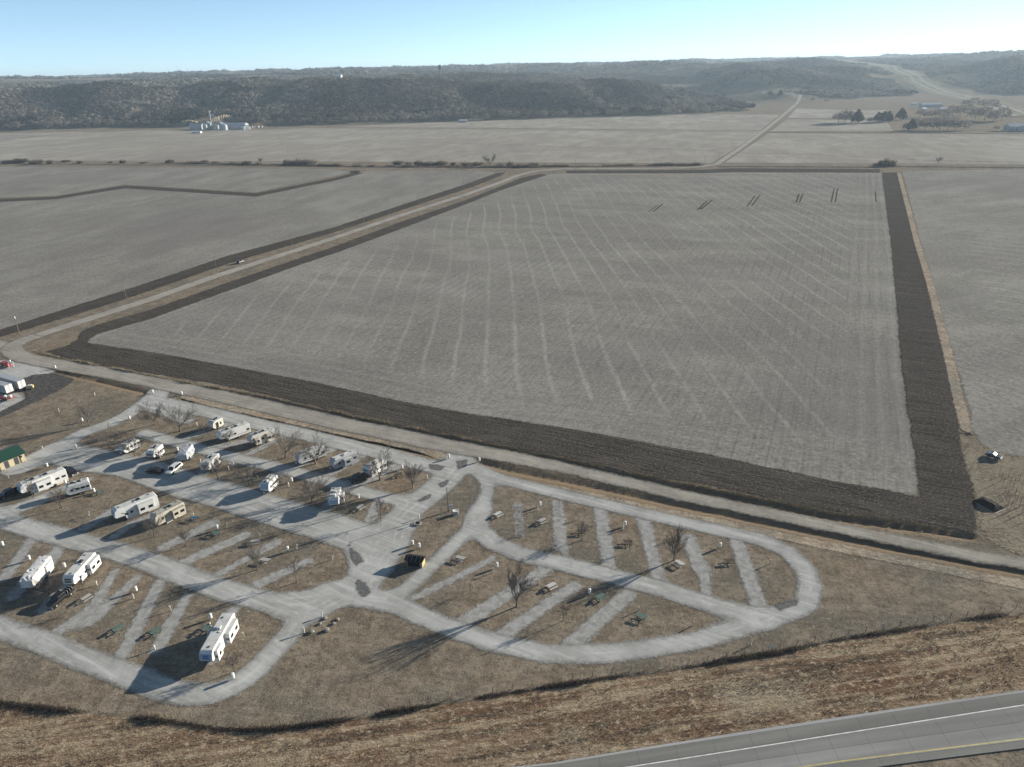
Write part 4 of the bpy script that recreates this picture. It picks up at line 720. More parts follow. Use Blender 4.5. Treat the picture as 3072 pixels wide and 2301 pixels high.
 'edge_trees': [(-1046.83, 1590.4, 0.21, 9.61, 'bare', 'bare tree standing at the foot of the wooded bluff', 'trees along the foot of the bluff'), (-1023.54, 1586.48, 0.35, 12.75, 'bare', 'bare tree standing at the foot of the wooded bluff', 'trees along the foot of the bluff'), (-1013.44, 1597.69, 2.03, 8.27, 'bare', 'bare tree standing at the foot of the wooded bluff', 'trees along the foot of the bluff'), (-992.8, 1605.9, 2.51, 10.41, 'bare', 'bare tree standing at the foot of the wooded bluff', 'trees along the foot of the bluff'), (-972.12, 1611.49, 1.62, 11.54, 'bare', 'bare tree standing at the foot of the wooded bluff', 'trees along the foot of the bluff'), (-960.5, 1627.74, 1.61, 10.97, 'bare', 'bare tree standing at the foot of the wooded bluff', 'trees along the foot of the bluff'), (-941.59, 1624.9, 0.71, 9.44, 'bare', 'bare tree standing at the foot of the wooded bluff', 'trees along the foot of the bluff'), (-913.93, 1624.57, 1.11, 8.7, 'bare', 'bare tree standing at the foot of the wooded bluff', 'trees along the foot of the bluff'), (-893.09, 1622.43, 0.49, 9.43, 'bare', 'bare tree standing at the foot of the wooded bluff', 'trees along the foot of the bluff'), (-881.05, 1633.55, 1.31, 12.74, 'bare', 'bare tree standing at the foot of the wooded bluff', 'trees along the foot of the bluff'), (-846.37, 1627.03, 0.0, 12.42, 'bare', 'bare tree standing at the foot of the wooded bluff', 'trees along the foot of the bluff'), (-829.39, 1633.51, 0.4, 8.22, 'bare', 'bare tree standing at the foot of the wooded bluff', 'trees along the foot of the bluff'), (-801.61, 1616.12, 0.0, 9.47, 'bare', 'bare tree standing at the foot of the wooded bluff', 'trees along the foot of the bluff'), (-781.51, 1608.16, 0.78, 9.92, 'bare', 'bare tree standing at the foot of the wooded bluff', 'trees along the foot of the bluff'), (-753.24, 1595.09, 1.12, 9.73, 'bare', 'bare tree standing at the foot of the wooded bluff', 'trees along the foot of the bluff'), (-718.94, 1582.33, 0.48, 8.74, 'bare', 'bare tree standing at the foot of the wooded bluff', 'trees along the foot of the bluff'), (-702.43, 1576.6, 0.68, 8.3, 'bare', 'bare tree standing at the foot of the wooded bluff', 'trees along the foot of the bluff'), (-497.81, 1547.92, 0.6, 9.94, 'bare', 'bare tree standing at the foot of the wooded bluff', 'trees along the foot of the bluff'), (-479.31, 1541.19, 0.0, 8.31, 'bare', 'bare tree standing at the foot of the wooded bluff', 'trees along the foot of the bluff'), (-460.01, 1551.23, 1.11, 7.95, 'bare', 'bare tree standing at the foot of the wooded bluff', 'trees along the foot of the bluff'), (-429.41, 1539.22, 1.39, 9.87, 'bare', 'bare tree standing at the foot of the wooded bluff', 'trees along the foot of the bluff'), (-409.84, 1527.99, 0.64, 8.81, 'bare', 'bare tree standing at the foot of the wooded bluff', 'trees along the foot of the bluff'), (-392.4, 1538.75, 2.33, 7.04, 'bare', 'bare tree standing at the foot of the wooded bluff', 'trees along the foot of the bluff'), (-377.04, 1540.53, 1.97, 7.16, 'bare', 'bare tree standing at the foot of the wooded bluff', 'trees along the foot of the bluff'), (-357.02, 1539.14, 0.82, 7.52, 'bare', 'bare tree standing at the foot of the wooded bluff', 'trees along the foot of the bluff'), (-326.46, 1539.77, 0.47, 9.06, 'bare', 'bare tree standing at the foot of the wooded bluff', 'trees along the foot of the bluff'), (-310.87, 1551.16, 0.93, 10.83, 'bare', 'bare tree standing at the foot of the wooded bluff', 'trees along the foot of the bluff'), (-286.77, 1541.55, 0.21, 8.76, 'bare', 'bare tree standing at the foot of the wooded bluff', 'trees along the foot of the bluff'), (-266.3, 1543.19, 0.06, 9.54, 'bare', 'bare tree standing at the foot of the wooded bluff', 'trees along the foot of the bluff'), (-245.81, 1550.64, 0.0, 8.26, 'bare', 'bare tree standing at the foot of the wooded bluff', 'trees along the foot of the bluff'), (-231.4, 1564.98, 0.5, 7.55, 'bare', 'bare tree standing at the foot of the wooded bluff', 'trees along the foot of the bluff'), (-205.64, 1544.37, 0.0, 10.86, 'bare', 'bare tree standing at the foot of the wooded bluff', 'trees along the foot of the bluff'), (-183.84, 1549.13, 0.54, 6.99, 'bare', 'bare tree standing at the foot of the wooded bluff', 'trees along the foot of the bluff'), (-166.26, 1537.03, 0.0, 9.97, 'bare', 'bare tree standing at the foot of the wooded bluff', 'trees along the foot of the bluff'), (-146.49, 1547.08, 0.79, 7.53, 'bare', 'bare tree standing at the foot of the wooded bluff', 'trees along the foot of the bluff'), (-130.19, 1556.57, 1.53, 10.54, 'bare', 'bare tree standing at the foot of the wooded bluff', 'trees along the foot of the bluff'), (-103.44, 1554.56, 1.31, 8.41, 'bare', 'bare tree standing at the foot of the wooded bluff', 'trees along the foot of the bluff'), (-89.67, 1551.41, 1.36, 9.78, 'bare', 'bare tree standing at the foot of the wooded bluff', 'trees along the foot of the bluff'), (-61.04, 1540.79, 1.18, 7.72, 'bare', 'bare tree standing at the foot of the wooded bluff', 'trees along the foot of the bluff'), (-40.18, 1533.47, 0.24, 8.37, 'bare', 'bare tree standing at the foot of the wooded bluff', 'trees along the foot of the bluff'), (-26.87, 1551.77, 1.8, 6.93, 'bare', 'bare tree standing at the foot of the wooded bluff', 'trees along the foot of the bluff'), (4.9, 1553.99, 0.31, 10.24, 'bare', 'bare tree standing at the foot of the wooded bluff', 'trees along the foot of the bluff'), (16.13, 1559.92, 0.65, 9.64, 'bare', 'bare tree standing at the foot of the wooded bluff', 'trees along the foot of the bluff'), (46.11, 1561.32, 0.79, 6.89, 'bare', 'bare tree standing at the foot of the wooded bluff', 'trees along the foot of the bluff'), (66.76, 1562.57, 0.91, 9.88, 'bare', 'bare tree standing at the foot of the wooded bluff', 'trees along the foot of the bluff'), (78.57, 1554.02, 0.0, 10.27, 'bare', 'bare tree standing at the foot of the wooded bluff', 'trees along the foot of the bluff'), (107.58, 1570.32, 0.45, 9.88, 'bare', 'bare tree standing at the foot of the wooded bluff', 'trees along the foot of the bluff'), (121.6, 1573.31, 0.37, 8.54, 'bare', 'bare tree standing at the foot of the wooded bluff', 'trees along the foot of the bluff'), (152.83, 1582.64, 0.54, 10.67, 'bare', 'bare tree standing at the foot of the wooded bluff', 'trees along the foot of the bluff'), (169.67, 1550.75, 0.0, 8.22, 'bare', 'bare tree standing at the foot of the wooded bluff', 'trees along the foot of the bluff'), (186.49, 1579.03, 0.73, 10.44, 'bare', 'bare tree standing at the foot of the wooded bluff', 'trees along the foot of the bluff'), (215.09, 1563.27, 0.34, 8.82, 'bare', 'bare tree standing at the foot of the wooded bluff', 'trees along the foot of the bluff'), (227.16, 1559.54, 0.0, 10.54, 'bare', 'bare tree standing at the foot of the wooded bluff', 'trees along the foot of the bluff'), (248.62, 1578.54, 0.92, 10.51, 'bare', 'bare tree standing at the foot of the wooded bluff', 'trees along the foot of the bluff'), (278.77, 1575.53, 0.77, 8.03, 'bare', 'bare tree standing at the foot of the wooded bluff', 'trees along the foot of the bluff'), (293.87, 1570.75, 0.44, 7.19, 'bare', 'bare tree standing at the foot of the wooded bluff', 'trees along the foot of the bluff'), (320.63, 1573.67, 0.18, 10.3, 'bare', 'bare tree standing at the foot of the wooded bluff', 'trees along the foot of the bluff'), (329.98, 1553.34, 0.0, 10.08, 'bare', 'bare tree standing at the foot of the wooded bluff', 'trees along the foot of the bluff'), (352.94, 1556.49, 0.0, 9.9, 'bare', 'bare tree standing at the foot of the wooded bluff', 'trees along the foot of the bluff'), (389.69, 1597.15, 0.56, 7.21, 'bare', 'bare tree standing at the foot of the wooded bluff', 'trees along the foot of the bluff'), (407.74, 1588.51, 0.39, 9.33, 'bare', 'bare tree standing at the foot of the wooded bluff', 'trees along the foot of the bluff'), (414.8, 1561.86, 0.0, 9.13, 'bare', 'bare tree standing at the foot of the wooded bluff', 'trees along the foot of the bluff'), (559.6, 1263.63, 0.0, 12.35, 'bare', 'bare grey tree in the left clump by the far farm drive', 'trees around the far farmsteads'), (563.35, 1246.62, 0.0, 14.15, 'bare', 'bare grey tree in the left clump by the far farm drive', 'trees around the far farmsteads'), (577.69, 1257.67, 0.0, 13.02, 'bare', 'bare grey tree in the left clump by the far farm drive', 'trees around the far farmsteads'), (580.65, 1240.86, 0.0, 9.02, 'cedar', 'dark evergreen tree in the left clump by the far farm drive', 'trees around the far farmsteads'), (605.0, 1246.98, 0.0, 5.87, 'bare', 'bare grey tree sheltering the dark roofed house', 'trees around the far farmsteads'), (621.78, 1256.58, 0.0, 6.59, 'cedar', 'dark evergreen tree sheltering the dark roofed house', 'trees around the far farmsteads'), (630.74, 1254.35, 0.0, 7.92, 'cedar', 'dark evergreen tree sheltering the dark roofed house', 'trees around the far farmsteads'), (636.97, 1251.2, 0.0, 7.26, 'cedar', 'dark evergreen tree sheltering the dark roofed house', 'trees around the far farmsteads'), (675.47, 1285.32, 0.0, 8.87, 'cedar', 'dark evergreen tree standing alone right of the dark roofed house', 'trees around the far farmsteads'), (586.04, 1092.78, 0.0, 7.59, 'bare', 'bare grey tree in the dense row along the far right lane', 'trees around the far farmsteads'), (594.7, 1097.19, 0.0, 7.05, 'cedar', 'dark evergreen tree in the dense row along the far right lane', 'trees around the far farmsteads'), (606.8, 1099.7, 0.0, 10.64, 'bare', 'bare grey tree in the dense row along the far right lane', 'trees around the far farmsteads'), (615.29, 1097.26, 0.0, 10.65, 'bare', 'bare grey tree in the dense row along the far right lane', 'trees around the far farmsteads'), (621.56, 1089.12, 0.0, 10.62, 'bare', 'bare grey tree in the dense row along the far right lane', 'trees around the far farmsteads'), (630.26, 1086.42, 0.0, 11.23, 'bare', 'bare grey tree in the dense row along the far right lane', 'trees around the far farmsteads'), (639.96, 1083.06, 0.0, 11.25, 'bare', 'bare grey tree in the dense row along the far right lane', 'trees around the far farmsteads'), (649.22, 1079.87, 0.0, 10.67, 'bare', 'bare grey tree in the dense row along the far right lane', 'trees around the far farmsteads'), (659.09, 1076.21, 0.0, 10.09, 'bare', 'bare grey tree in the dense row along the far right lane', 'trees around the far farmsteads'), (733.19, 1331.48, 0.0, 10.0, 'bare', 'bare grey tree in the loose wood behind the row of trees', 'trees around the far farmsteads'), (728.82, 1299.58, 0.0, 9.81, 'bare', 'bare grey tree in the loose wood behind the row of trees', 'trees around the far farmsteads'), (747.63, 1309.62, 0.0, 10.63, 'bare', 'bare grey tree in the loose wood behind the row of trees', 'trees around the far farmsteads'), (743.82, 1277.19, 0.0, 11.81, 'bare', 'bare grey tree in the loose wood behind the row of trees', 'trees around the far farmsteads'), (779.77, 1314.06, 0.0, 13.65, 'bare', 'bare grey tree in the loose wood behind the row of trees', 'trees around the far farmsteads'), (821.46, 1361.36, 0.0, 12.7, 'bare', 'bare grey tree in the loose wood behind the row of trees', 'trees around the far farmsteads'), (800.66, 1306.13, 0.0, 14.4, 'bare', 'bare grey tree in the loose wood behind the row of trees', 'trees around the far farmsteads'), (779.06, 1246.58, 0.0, 15.2, 'bare', 'bare grey tree in the loose wood behind the row of trees', 'trees around the far farmsteads'), (783.51, 1229.58, 0.0, 15.08, 'bare', 'bare grey tree in the loose wood behind the row of trees', 'trees around the far farmsteads'), (780.55, 1200.57, 0.0, 13.47, 'bare', 'bare grey tree in the loose wood behind the row of trees', 'trees around the far farmsteads'), (807.2, 1221.36, 0.0, 13.77, 'bare', 'bare grey tree in the loose wood behind the row of trees', 'trees around the far farmsteads'), (960.67, 1581.02, 0.0, 11.3, 'bare', 'bare grey tree scattered above the far right farmstead', 'trees around the far farmsteads'), (962.02, 1554.38, 0.0, 12.88, 'bare', 'bare grey tree scattered above the far right farmstead', 'trees around the far farmsteads'), (953.76, 1507.65, 0.0, 14.25, 'bare', 'bare grey tree scattered above the far right farmstead', 'trees around the far farmsteads'), (932.7, 1447.54, 0.0, 13.75, 'bare', 'bare grey tree scattered above the far right farmstead', 'trees around the far farmsteads'), (695.9, 1059.98, 0.0, 5.37, 'bare', 'bare grey tree alone by the lane left of the grey house', 'trees around the far farmsteads'), (761.44, 1877.47, 1.86, 7.61, 'bare', 'bare grey tree beside the straight road near the low ridge', 'trees around the far farmsteads'), (781.28, 1845.43, 0.47, 8.47, 'bare', 'bare grey tree beside the straight road near the low ridge', 'trees around the far farmsteads'), (701.15, 1943.38, 12.63, 6.79, 'cedar', 'dark evergreen tree beside the straight road near the low ridge', 'trees around the far farmsteads'), (680.02, 1957.23, 15.51, 5.84, 'cedar', 'dark evergreen tree beside the straight road near the low ridge', 'trees around the far farmsteads'), (345.57, 1586.81, 0.28, 12.97, 'bare', 'bare grey tree among the houses at the end of the bluff', 'trees around the far farmsteads'), (374.57, 1606.92, 0.99, 13.18, 'bare', 'bare grey tree among the houses at the end of the bluff', 'trees around the far farmsteads'), (400.66, 1627.41, 1.84, 11.81, 'bare', 'bare grey tree among the houses at the end of the bluff', 'trees around the far farmsteads'), (428.65, 1638.87, 1.87, 11.94, 'bare', 'bare grey tree among the houses at the end of the bluff', 'trees around the far farmsteads'), (294.39, 1574.72, 0.76, 12.8, 'bare', 'bare grey tree among the houses at the end of the bluff', 'trees around the far farmsteads'), (319.33, 1578.01, 0.61, 12.86, 'bare', 'bare grey tree among the houses at the end of the bluff', 'trees around the far farmsteads')],
 'gables': {'a': (-608.59, 1494.86, 0.0, -0.12, 24.3, 14, 7.5, 3.2, 'galv_roof', 'galv_roof', 'barn', 'left steel barn with rounded pale end beside the grain bins', 'barn'), 'b': (-538.23, 1489.75, 0.0, -0.12, 61.0, 18, 7.5, 3.6, 'galv_roof', 'galv_roof', 'long_shed', 'long pale steel shed of the grain farm', 'shed'), 'b2': (-502.14, 1462.18, 0.0, -0.9, 16.0, 14, 5.5, 3.0, 'white', 'galv_roof', 'barn', 'white gabled barn at the right end of the long shed', 'barn'), 'c': (-568.85, 1392.27, 0.0, -0.1, 15.6, 7, 3.0, 1.2, 'white', 'white', 'shed', 'small white shed alone in front of the grain farm', 'shed'), 'd': (-1120.92, 1742.62, 8.49, 0, 25.3, 12, 5.0, 2.5, 'silver', 'white', 'farm_building', 'white roofed building at the far left foot of the bluff', 'building'), 'e': (-847.03, 1658.19, 3.61, 0.2, 7.9, 6, 4, 2, 'white', 'white', 'cottage', 'left small white cottage below the bluff', 'house'), 'f': (-814.65, 1649.83, 3.51, 0.1, 13.8, 6, 3.5, 2, 'white', 'silver', 'cottage', 'right small white cottage below the bluff', 'house'), 'g': (-83.21, 1499.69, 0.0, 0, 15.5, 9, 3.5, 2.2, 'silver', 'white', 'field_shed', 'small white shed alone at the edge of the far field', 'shed'), 'h': (348.96, 1596.3, 0.86, -0.4, 20.0, 10, 4.5, 2.5, 'white', 'blackroof', 'house', 'dark roofed house with white end among trees below the bluff', 'house'), 'i': (410.78, 1624.88, 1.71, -0.3, 9.4, 8, 5, 2.5, 'white', 'silver', 'house', 'white house right of the bluff end', 'house'), 'j': (891.83, 1588.81, 0.0, 0, 41.1, 16, 6, 3, 'silver', 'galv_roof', 'farm_building', 'long blue grey roofed shed of the far right farmstead', 'shed'), 'k': (898.22, 1667.47, 0.0, 0, 12.5, 9, 4, 2, 'white', 'white', 'farm_building', 'white shed left of the long blue grey shed', 'shed'), 'l': (675.11, 1355.15, 0.0, 0, 10.7, 10, 4.5, 3, 'white', 'blackroof', 'house', 'house with dark roof behind evergreens', 'house'), 'm': (716.3, 1053.56, 0.0, 0.1, 22.8, 12, 6, 3.5, 'silver', 'silver', 'house', 'large grey house at the right edge by the lane', 'house'), 'n': (725.2, 1040.15, 0.0, 0.1, 13.1, 10, 5, 3, 'silver', 'silver', 'garage', 'grey garage beside the large grey house', 'garage'), 'o': (668.8, 1975.88, 18.55, 0, 9.8, 8, 4, 2, 'white', 'white', 'farm_building', 'left white building on the low ridge', 'house'), 'p': (702.91, 1961.88, 16.37, 0, 13.7, 8, 4, 2, 'white', 'silver', 'farm_building', 'middle white building on the low ridge', 'house'), 'q': (733.66, 1963.4, 15.03, 0, 9.8, 8, 4, 2, 'white', 'white', 'farm_building', 'right white building on the low ridge', 'house'), 'r': (869.72, 1500.11, 0.0, 0, 16.3, 8, 3, 1.6, 'white', 'white', 'farm_building', 'low white shed in front of the long blue grey shed', 'shed'), 's': (837.4, 1513.83, 0.0, 0.4, 9.8, 8, 3, 1.6, 'white', 'white', 'farm_building', 'small white shed among the parked things of the right farmstead', 'shed'), 'ridge': (-457.23, 2149.92, 79.26, -0.3, 16.0, 10, 7, 5, 'cream', 'white', 'hill_house', 'pale house with tall gable on the crest of the wooded bluff', 'house')},
 'bins': [(-586.99, 1479.83, 0.0, 4.5, 9, 'leftmost grain bin beside the steel barn'), (-583.45, 1487.68, 0.0, 6.5, 12, 'tall grain bin left of the elevator leg'), (-561.48, 1472.59, 0.0, 5.0, 8, 'squat grain bin right of the elevator leg'), (-555.99, 1478.94, 0.0, 6.5, 11, 'grain bin with pale cone roof next to the long shed'), (-542.13, 1458.5, 0.0, 6.0, 9, 'rightmost grain bin in front of the long shed')],
 'leg': (-575.61, 1484.3, 0.0),
 'bales': [(-502.76, 1502.09, 0.0, 'white wrapped bale, number one from the left, right of the long shed'), (-496.16, 1500.08, 0.0, 'white wrapped bale, number two from the left, right of the long shed'), (-488.96, 1498.23, 0.0, 'white wrapped bale, number three from the left, right of the long shed'), (-481.78, 1496.35, 0.0, 'white wrapped bale, number four from the left, right of the long shed'), (-475.79, 1494.07, 0.0, 'white wrapped bale, number five from the left, right of the long shed')],
 'cuts': [(((-675.38, 1577.86, 4.2), (-634.09, 1566.85, 4.69), 10), 'ribbed yellow earth cut at the foot of the bluff'), (((-616.41, 1599.61, 9.19), (-583.65, 1633.07, 12.96), 9), 'upper yellow earth cut in the bluff behind the farm')],
 'watertower': (-205.2, 2491.6, 73.4, 1.24),
 'masts': [(-1621.2, 3874.5, 100.3, 37.6, 'left of the two faint masts above the left skyline'), (-1500.7, 3707.8, 76.6, 47.0, 'right of the two faint masts above the left skyline'), (648.5, 4756.0, 92.7, 35.1, 'thin mast above the middle skyline'), (1249.2, 3376.3, 92.2, 33.0, 'thin mast above the right hand hills')],
 'valley': [(888, 1288), (1062, 1671), (1190, 1990), (1227, 2137), (1265, 2350), (1500, 3000), (1900, 4500)],
 'hillroad': [[695.54, 1815.31], [743.49, 1923.3], [764.26, 1971.02]]}

ROW = R(65.5)
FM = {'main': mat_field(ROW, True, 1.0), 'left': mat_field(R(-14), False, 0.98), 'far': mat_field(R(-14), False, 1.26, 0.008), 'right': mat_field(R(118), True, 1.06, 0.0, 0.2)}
FL = {'main': 'large square field of pale stubble beyond the campground', 'left': 'stubble field left of the diagonal gravel road',
      'left2': 'narrow stubble field behind the bent drain track', 'far': 'long stubble field beyond the hedge line', 'far2': 'far stubble field below the wooded bluff',
      'right_far': 'stubble field right of the straight gravel road', 'right_far2': 'small far field by the farmsteads', 'right_far3': 'smallest far field below the low ridge',
      'right': 'stubble field right of the dark ploughed strip', 'left_far': 'pale field at the foot of the bluff on the left'}
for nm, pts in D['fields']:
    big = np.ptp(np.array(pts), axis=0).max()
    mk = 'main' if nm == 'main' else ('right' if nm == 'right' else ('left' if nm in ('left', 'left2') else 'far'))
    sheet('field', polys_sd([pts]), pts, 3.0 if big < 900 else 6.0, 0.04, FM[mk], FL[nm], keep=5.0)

mp1 = mat_plough(ROW); mp2 = mat_plough(R(-27)); mp3 = mat_plough(R(42))
sheet('ploughed_strip', polys_sd([D['plow'][0]]), D['plow'][0], 1.5, 0.09, mp2, 'dark ploughed headland running round the large field', keep=2.5)
sheet('ploughed_strip', polys_sd([D['plow'][1]]), D['plow'][1], 2.0, 0.09, mp3, 'dark ploughed strip along the left side of the diagonal road', keep=3)
sheet('ploughed_strip', polys_sd([D['plow'][2]]), D['plow'][2], 2.0, 0.09, mp3, 'thin dark drain track bending across the left field', keep=3)
sheet('ploughed_strip', polys_sd([D['plow2']]), D['plow2'], 2.0, 0.10, mp1, 'dark band of soil along the far edge of the large field', keep=3)
t = NT('rut_soil'); t.color((.045, .042, .04)); t.ragged(.4, .3)
sheet('wheel_ruts', strips_sd(D['plow_marks']), [p for s, w in D['plow_marks'] for p in s], 0.5, 0.12, t.m, 'short paired dark ruts near the far end of the field')
for pts, w, lab in D['lines']:
    sheet('drain_line', strips_sd([(pts, w)]), pts, 2.0, 0.08, mp1, lab, keep=2.5)
t = NT('tan_grass'); col, c_, d_ = grass_colour(t, 1.55); t.color(col); t.bump(c_, .5, .3); t.ragged(0.8, 0.3)
sheet('grass_strip', strips_sd([(D['tanstrip'], 3.2)]), D['tanstrip'], 1.2, 0.11, t.m, 'pale dry grass strip beside the ploughed headland')
for pts, w in D['tan_lines']:
    sheet('grass_strip', strips_sd([(pts, w)]), pts, 1.5, 0.058, t.m, 'pale dry grass along a field edge', keep=2.5)
t = NT('bare_earth'); a = t.noise(.2, 5, .7); b = t.noise(1.2, 4, .7)
t.color(t.mix(t.mr(b, .4, .7), t.mix(t.mr(a, .4, .6), (.13, .10, .078), (.20, .17, .125)), (.27, .24, .18))); t.bump(b, .7, .3); t.ragged(2.2, .5)
sheet('bare_earth', polys_sd([D['dirt_right']]), D['dirt_right'], 1.0, 0.06, t.m, 'trampled bare earth among the thin poles at the right')

mcounty = mat_gravel('county_gravel', (0.315, 0.292, 0.252), (0.415, 0.392, 0.347), (0.215, 0.197, 0.172), R(-27), 1.1, 0.4, 0.5)
mcounty2 = mat_gravel('county_gravel_far', (0.330, 0.305, 0.265), (0.420, 0.395, 0.350), (0.235, 0.215, 0.190), R(45), 1.1, 0.4, 0.5)
def var_band(pts, ws):
    def fn(x, y):
        out = np.full(np.shape(x), -1e9)
        for i in range(len(pts) - 1):
            (ax, ay), (bx, by) = pts[i], pts[i + 1]
            vx, vy = bx - ax, by - ay
            t = np.clip(((x - ax) * vx + (y - ay) * vy) / (vx * vx + vy * vy + 1e-9), 0, 1)
            w = ws[i] + (ws[i + 1] - ws[i]) * t
            out = np.maximum(out, w / 2 - np.hypot(x - ax - t * vx, y - ay - t * vy))
        return out
    return fn
NB = D['county_split']
cn, cf = D['county'][:NB + 1], D['county'][NB:]
wn_ = list(np.interp(range(len(cn)), [0, 9, 13, len(cn) - 1], [4.6, 5.4, 8.0, 8.5]))
sheet('county_road', var_band(cn, wn_), cn, 0.8, 0.125, mcounty, 'tan gravel county road passing the campground')
sheet('county_road', strips_sd([(cf, 8.2)]), cf, 2.0, 0.135, mcounty2, 'gravel county road running on to the bluffs', keep=3)
sheet('county_road', strips_sd([(D['county_left'], 7.0)]), D['county_left'], 1.0, 0.115, mcounty2, 'gravel road leaving the bend to the left')
for pts, w, lab in D['lanes']:
    sheet('farm_lane', strips_sd([(pts, w)]), pts, 2.0, 0.11, mcounty2, lab, keep=3)

mcamp = mat_gravel('camp_gravel', (0.398, 0.396, 0.376), (0.525, 0.522, 0.498), (0.280, 0.275, 0.258), R(-30), 0.8, 0.32, 0.6)
sheet('camp_road', strips_sd(D['camp']), [p for s, w in D['camp'] for p in s], 0.55, 0.07, mcamp, 'pale grey gravel lanes of the campground')
sheet('gravel_lot', polys_sd([D['lot_left']]), D['lot_left'], 1.0, 0.05, mcamp, 'gravel yard with parked trailers at the left edge')
sheet('parking_pads', strips_sd(D['pads']), [p for s, w in D['pads'] for p in s], 0.6, 0.05, mat_pad(), 'thin gravel camping pads half grown over')
t = NT('dark_patch'); b = t.noise(1.5, 4, .7); t.color(t.mix(t.mr(b, .4, .65), (.10, .10, .10), (.17, .168, .165))); t.ragged(.7, .5)
sheet('patched_holes', lambda x, y: polys_sd(D['patches'])(x, y) + .25, [p for q in D['patches'] for p in q], 0.3, 0.085, t.m, 'dark patched potholes in the gravel lanes')
t = NT('dark_soil'); b = t.noise(.8, 5, .7); t.color(t.mix(t.mr(b, .4, .65), (.055, .052, .05), (.11, .104, .098))); t.bump(b, .5, .2); t.ragged(1.2, .4)
sheet('soil_patch', polys_sd([D['soil_left']]), D['soil_left'], 0.6, 0.10, t.m, 'dark bare soil beside the gravel yard')

sheet('roadside_verge', polys_sd([D['verge']]), D['verge'], 0.8, 0.05, mat_verge(), 'rough brown unmown grass between fence and highway')

# highway: shoulder, slabs, painted lines
HW = R(8.3)
def band(name, A, B, z, mat, label, parent=None):
    """strip between two polylines of equal length"""
    V = []; F = []
    for (ax, ay), (bx, by) in zip(A, B):
        for k in range(5):
            s = k / 4; V.append((ax + (bx - ax) * s, ay + (by - ay) * s, z))
    n = len(A)
    for i in range(n - 1):
        for k in range(4):
            a = i * 5 + k; F.append((a, a + 1, a + 6, a + 5))
    o = link_mesh(name, np_mesh(name, V, F), mat, parent)
    return setp(o, label, kind='structure' if parent is None else None)
def resample(pts, xs):
    P = np.array(pts); return [(x, float(np.interp(x, P[:, 0], P[:, 1]))) for x in xs]
hx = list(np.linspace(-25, 140, 12))
yl = {k: resample(D[k], hx) for k in ('hw_white', 'hw_yellow', 'hw_outer', 'hw_median', 'gravel_edge')}
off = lambda P, d: [(x, y + d) for x, y in P]
mconc = mat_concrete('highway_concrete', (0.225, 0.220, 0.208), HW)
mshould = mat_concrete('shoulder_concrete', (0.190, 0.188, 0.172), HW)
mlane2 = mat_concrete('worn_concrete', (0.255, 0.250, 0.240), HW)
mgrav2 = mat_concrete('loose_gravel', (0.33, 0.33, 0.33), HW)
band('gravel_shoulder', yl['hw_outer'], off(yl['gravel_edge'], 0.02), 0.10, mgrav2, 'thin loose gravel edge of the highway')
# shoulder and carriageway are cast in slabs with open joints
def slabs(nm, lo, hi, z, mat, step, gap, name):
    root = thing(nm, None, None, (0, 0, 0)); setp(root, name, kind='structure')
    x = -25.0
    while x < 138:
        a = resample(lo, [x + gap, x + step - gap]); b = resample(hi, [x + gap, x + step - gap])
        V = [(a[0][0], a[0][1], z), (a[1][0], a[1][1], z), (b[1][0], b[1][1], z), (b[0][0], b[0][1], z)]
        V += [(p[0], p[1], z - 0.06) for p in V]
        link_mesh('slab', np_mesh('slab', V, [(0, 1, 2, 3), (4, 7, 6, 5), (0, 4, 5, 1), (1, 5, 6, 2), (2, 6, 7, 3), (3, 7, 4, 0)]), mat, root)
        x += step
    return root
band('highway_bed', yl['hw_outer'], yl['hw_median'], 0.09, plain('joint_tar', (0.15, 0.147, 0.138), .9, .1), 'dark jointed bed under the highway slabs')
mid = [(x, (a[1] + b[1]) / 2) for x, a, b in zip(hx, yl['hw_white'], yl['hw_yellow'])]
slabs('highway_shoulder', off(yl['hw_white'], 0.25), yl['hw_outer'], 0.16, mshould, 6.2, 0.014, 'paved grey shoulder of the highway')
slabs('highway', off(mid, 0.02), off(yl['hw_white'], 0.21), 0.16, mconc, 6.2, 0.014, 'outer concrete lane of the highway')
slabs('highway', off(yl['hw_yellow'], -0.3), off(mid, -0.02), 0.16, mlane2, 6.2, 0.014, 'inner concrete lane of the highway')
slabs('highway_shoulder', yl['hw_median'], off(yl['hw_yellow'], -0.34), 0.16, mshould, 6.2, 0.014, 'narrow inner shoulder by the median grass')
band('white_line', off(yl['hw_white'], -0.08), off(yl['hw_white'], 0.10), 0.166, plain('white_road_paint', (.62, .62, .60), .7, .2, var=.25, scale=.8), 'white edge line of the highway')
band('yellow_line', off(yl['hw_yellow'], -0.09), off(yl['hw_yellow'], 0.09), 0.166, plain('yellow_road_paint', (.50, .42, .14), .7, .2, var=.25, scale=.8), 'yellow edge line of the highway')

# ------------------------------------------------------------------ woods on the bluffs
rng = np.random.RandomState(5)

def clump_proto(n, seed, flat=0.75, size=0.30):
    """crown of a bare tree as many small twig-bundle faces set round a lumpy dome; unit radius"""
    r = np.random.RandomState(seed)
    u = r.normal(size=(n, 3)); u[:, 2] = np.abs(u[:, 2]) - 0.25
    u /= np.linalg.norm(u, axis=1)[:, None]
    rad = r.uniform(0.62, 1.0, n)
    c = u * rad[:, None] * (1, 1, flat)
    nrm = u + r.normal(scale=0.34, size=(n, 3)); nrm /= np.linalg.norm(nrm, axis=1)[:, None]
    a = np.cross(nrm, r.normal(size=(n, 3))); a /= np.linalg.norm(a, axis=1)[:, None]
    b = np.cross(nrm, a)
    s = size * r.uniform(0.6, 1.35, n)[:, None]
    V = np.stack([c + a * s, c - a * s * .5 + b * s * .8, c - a * s * .5 - b * s * .8], 1)
    return V.reshape(-1, 3)

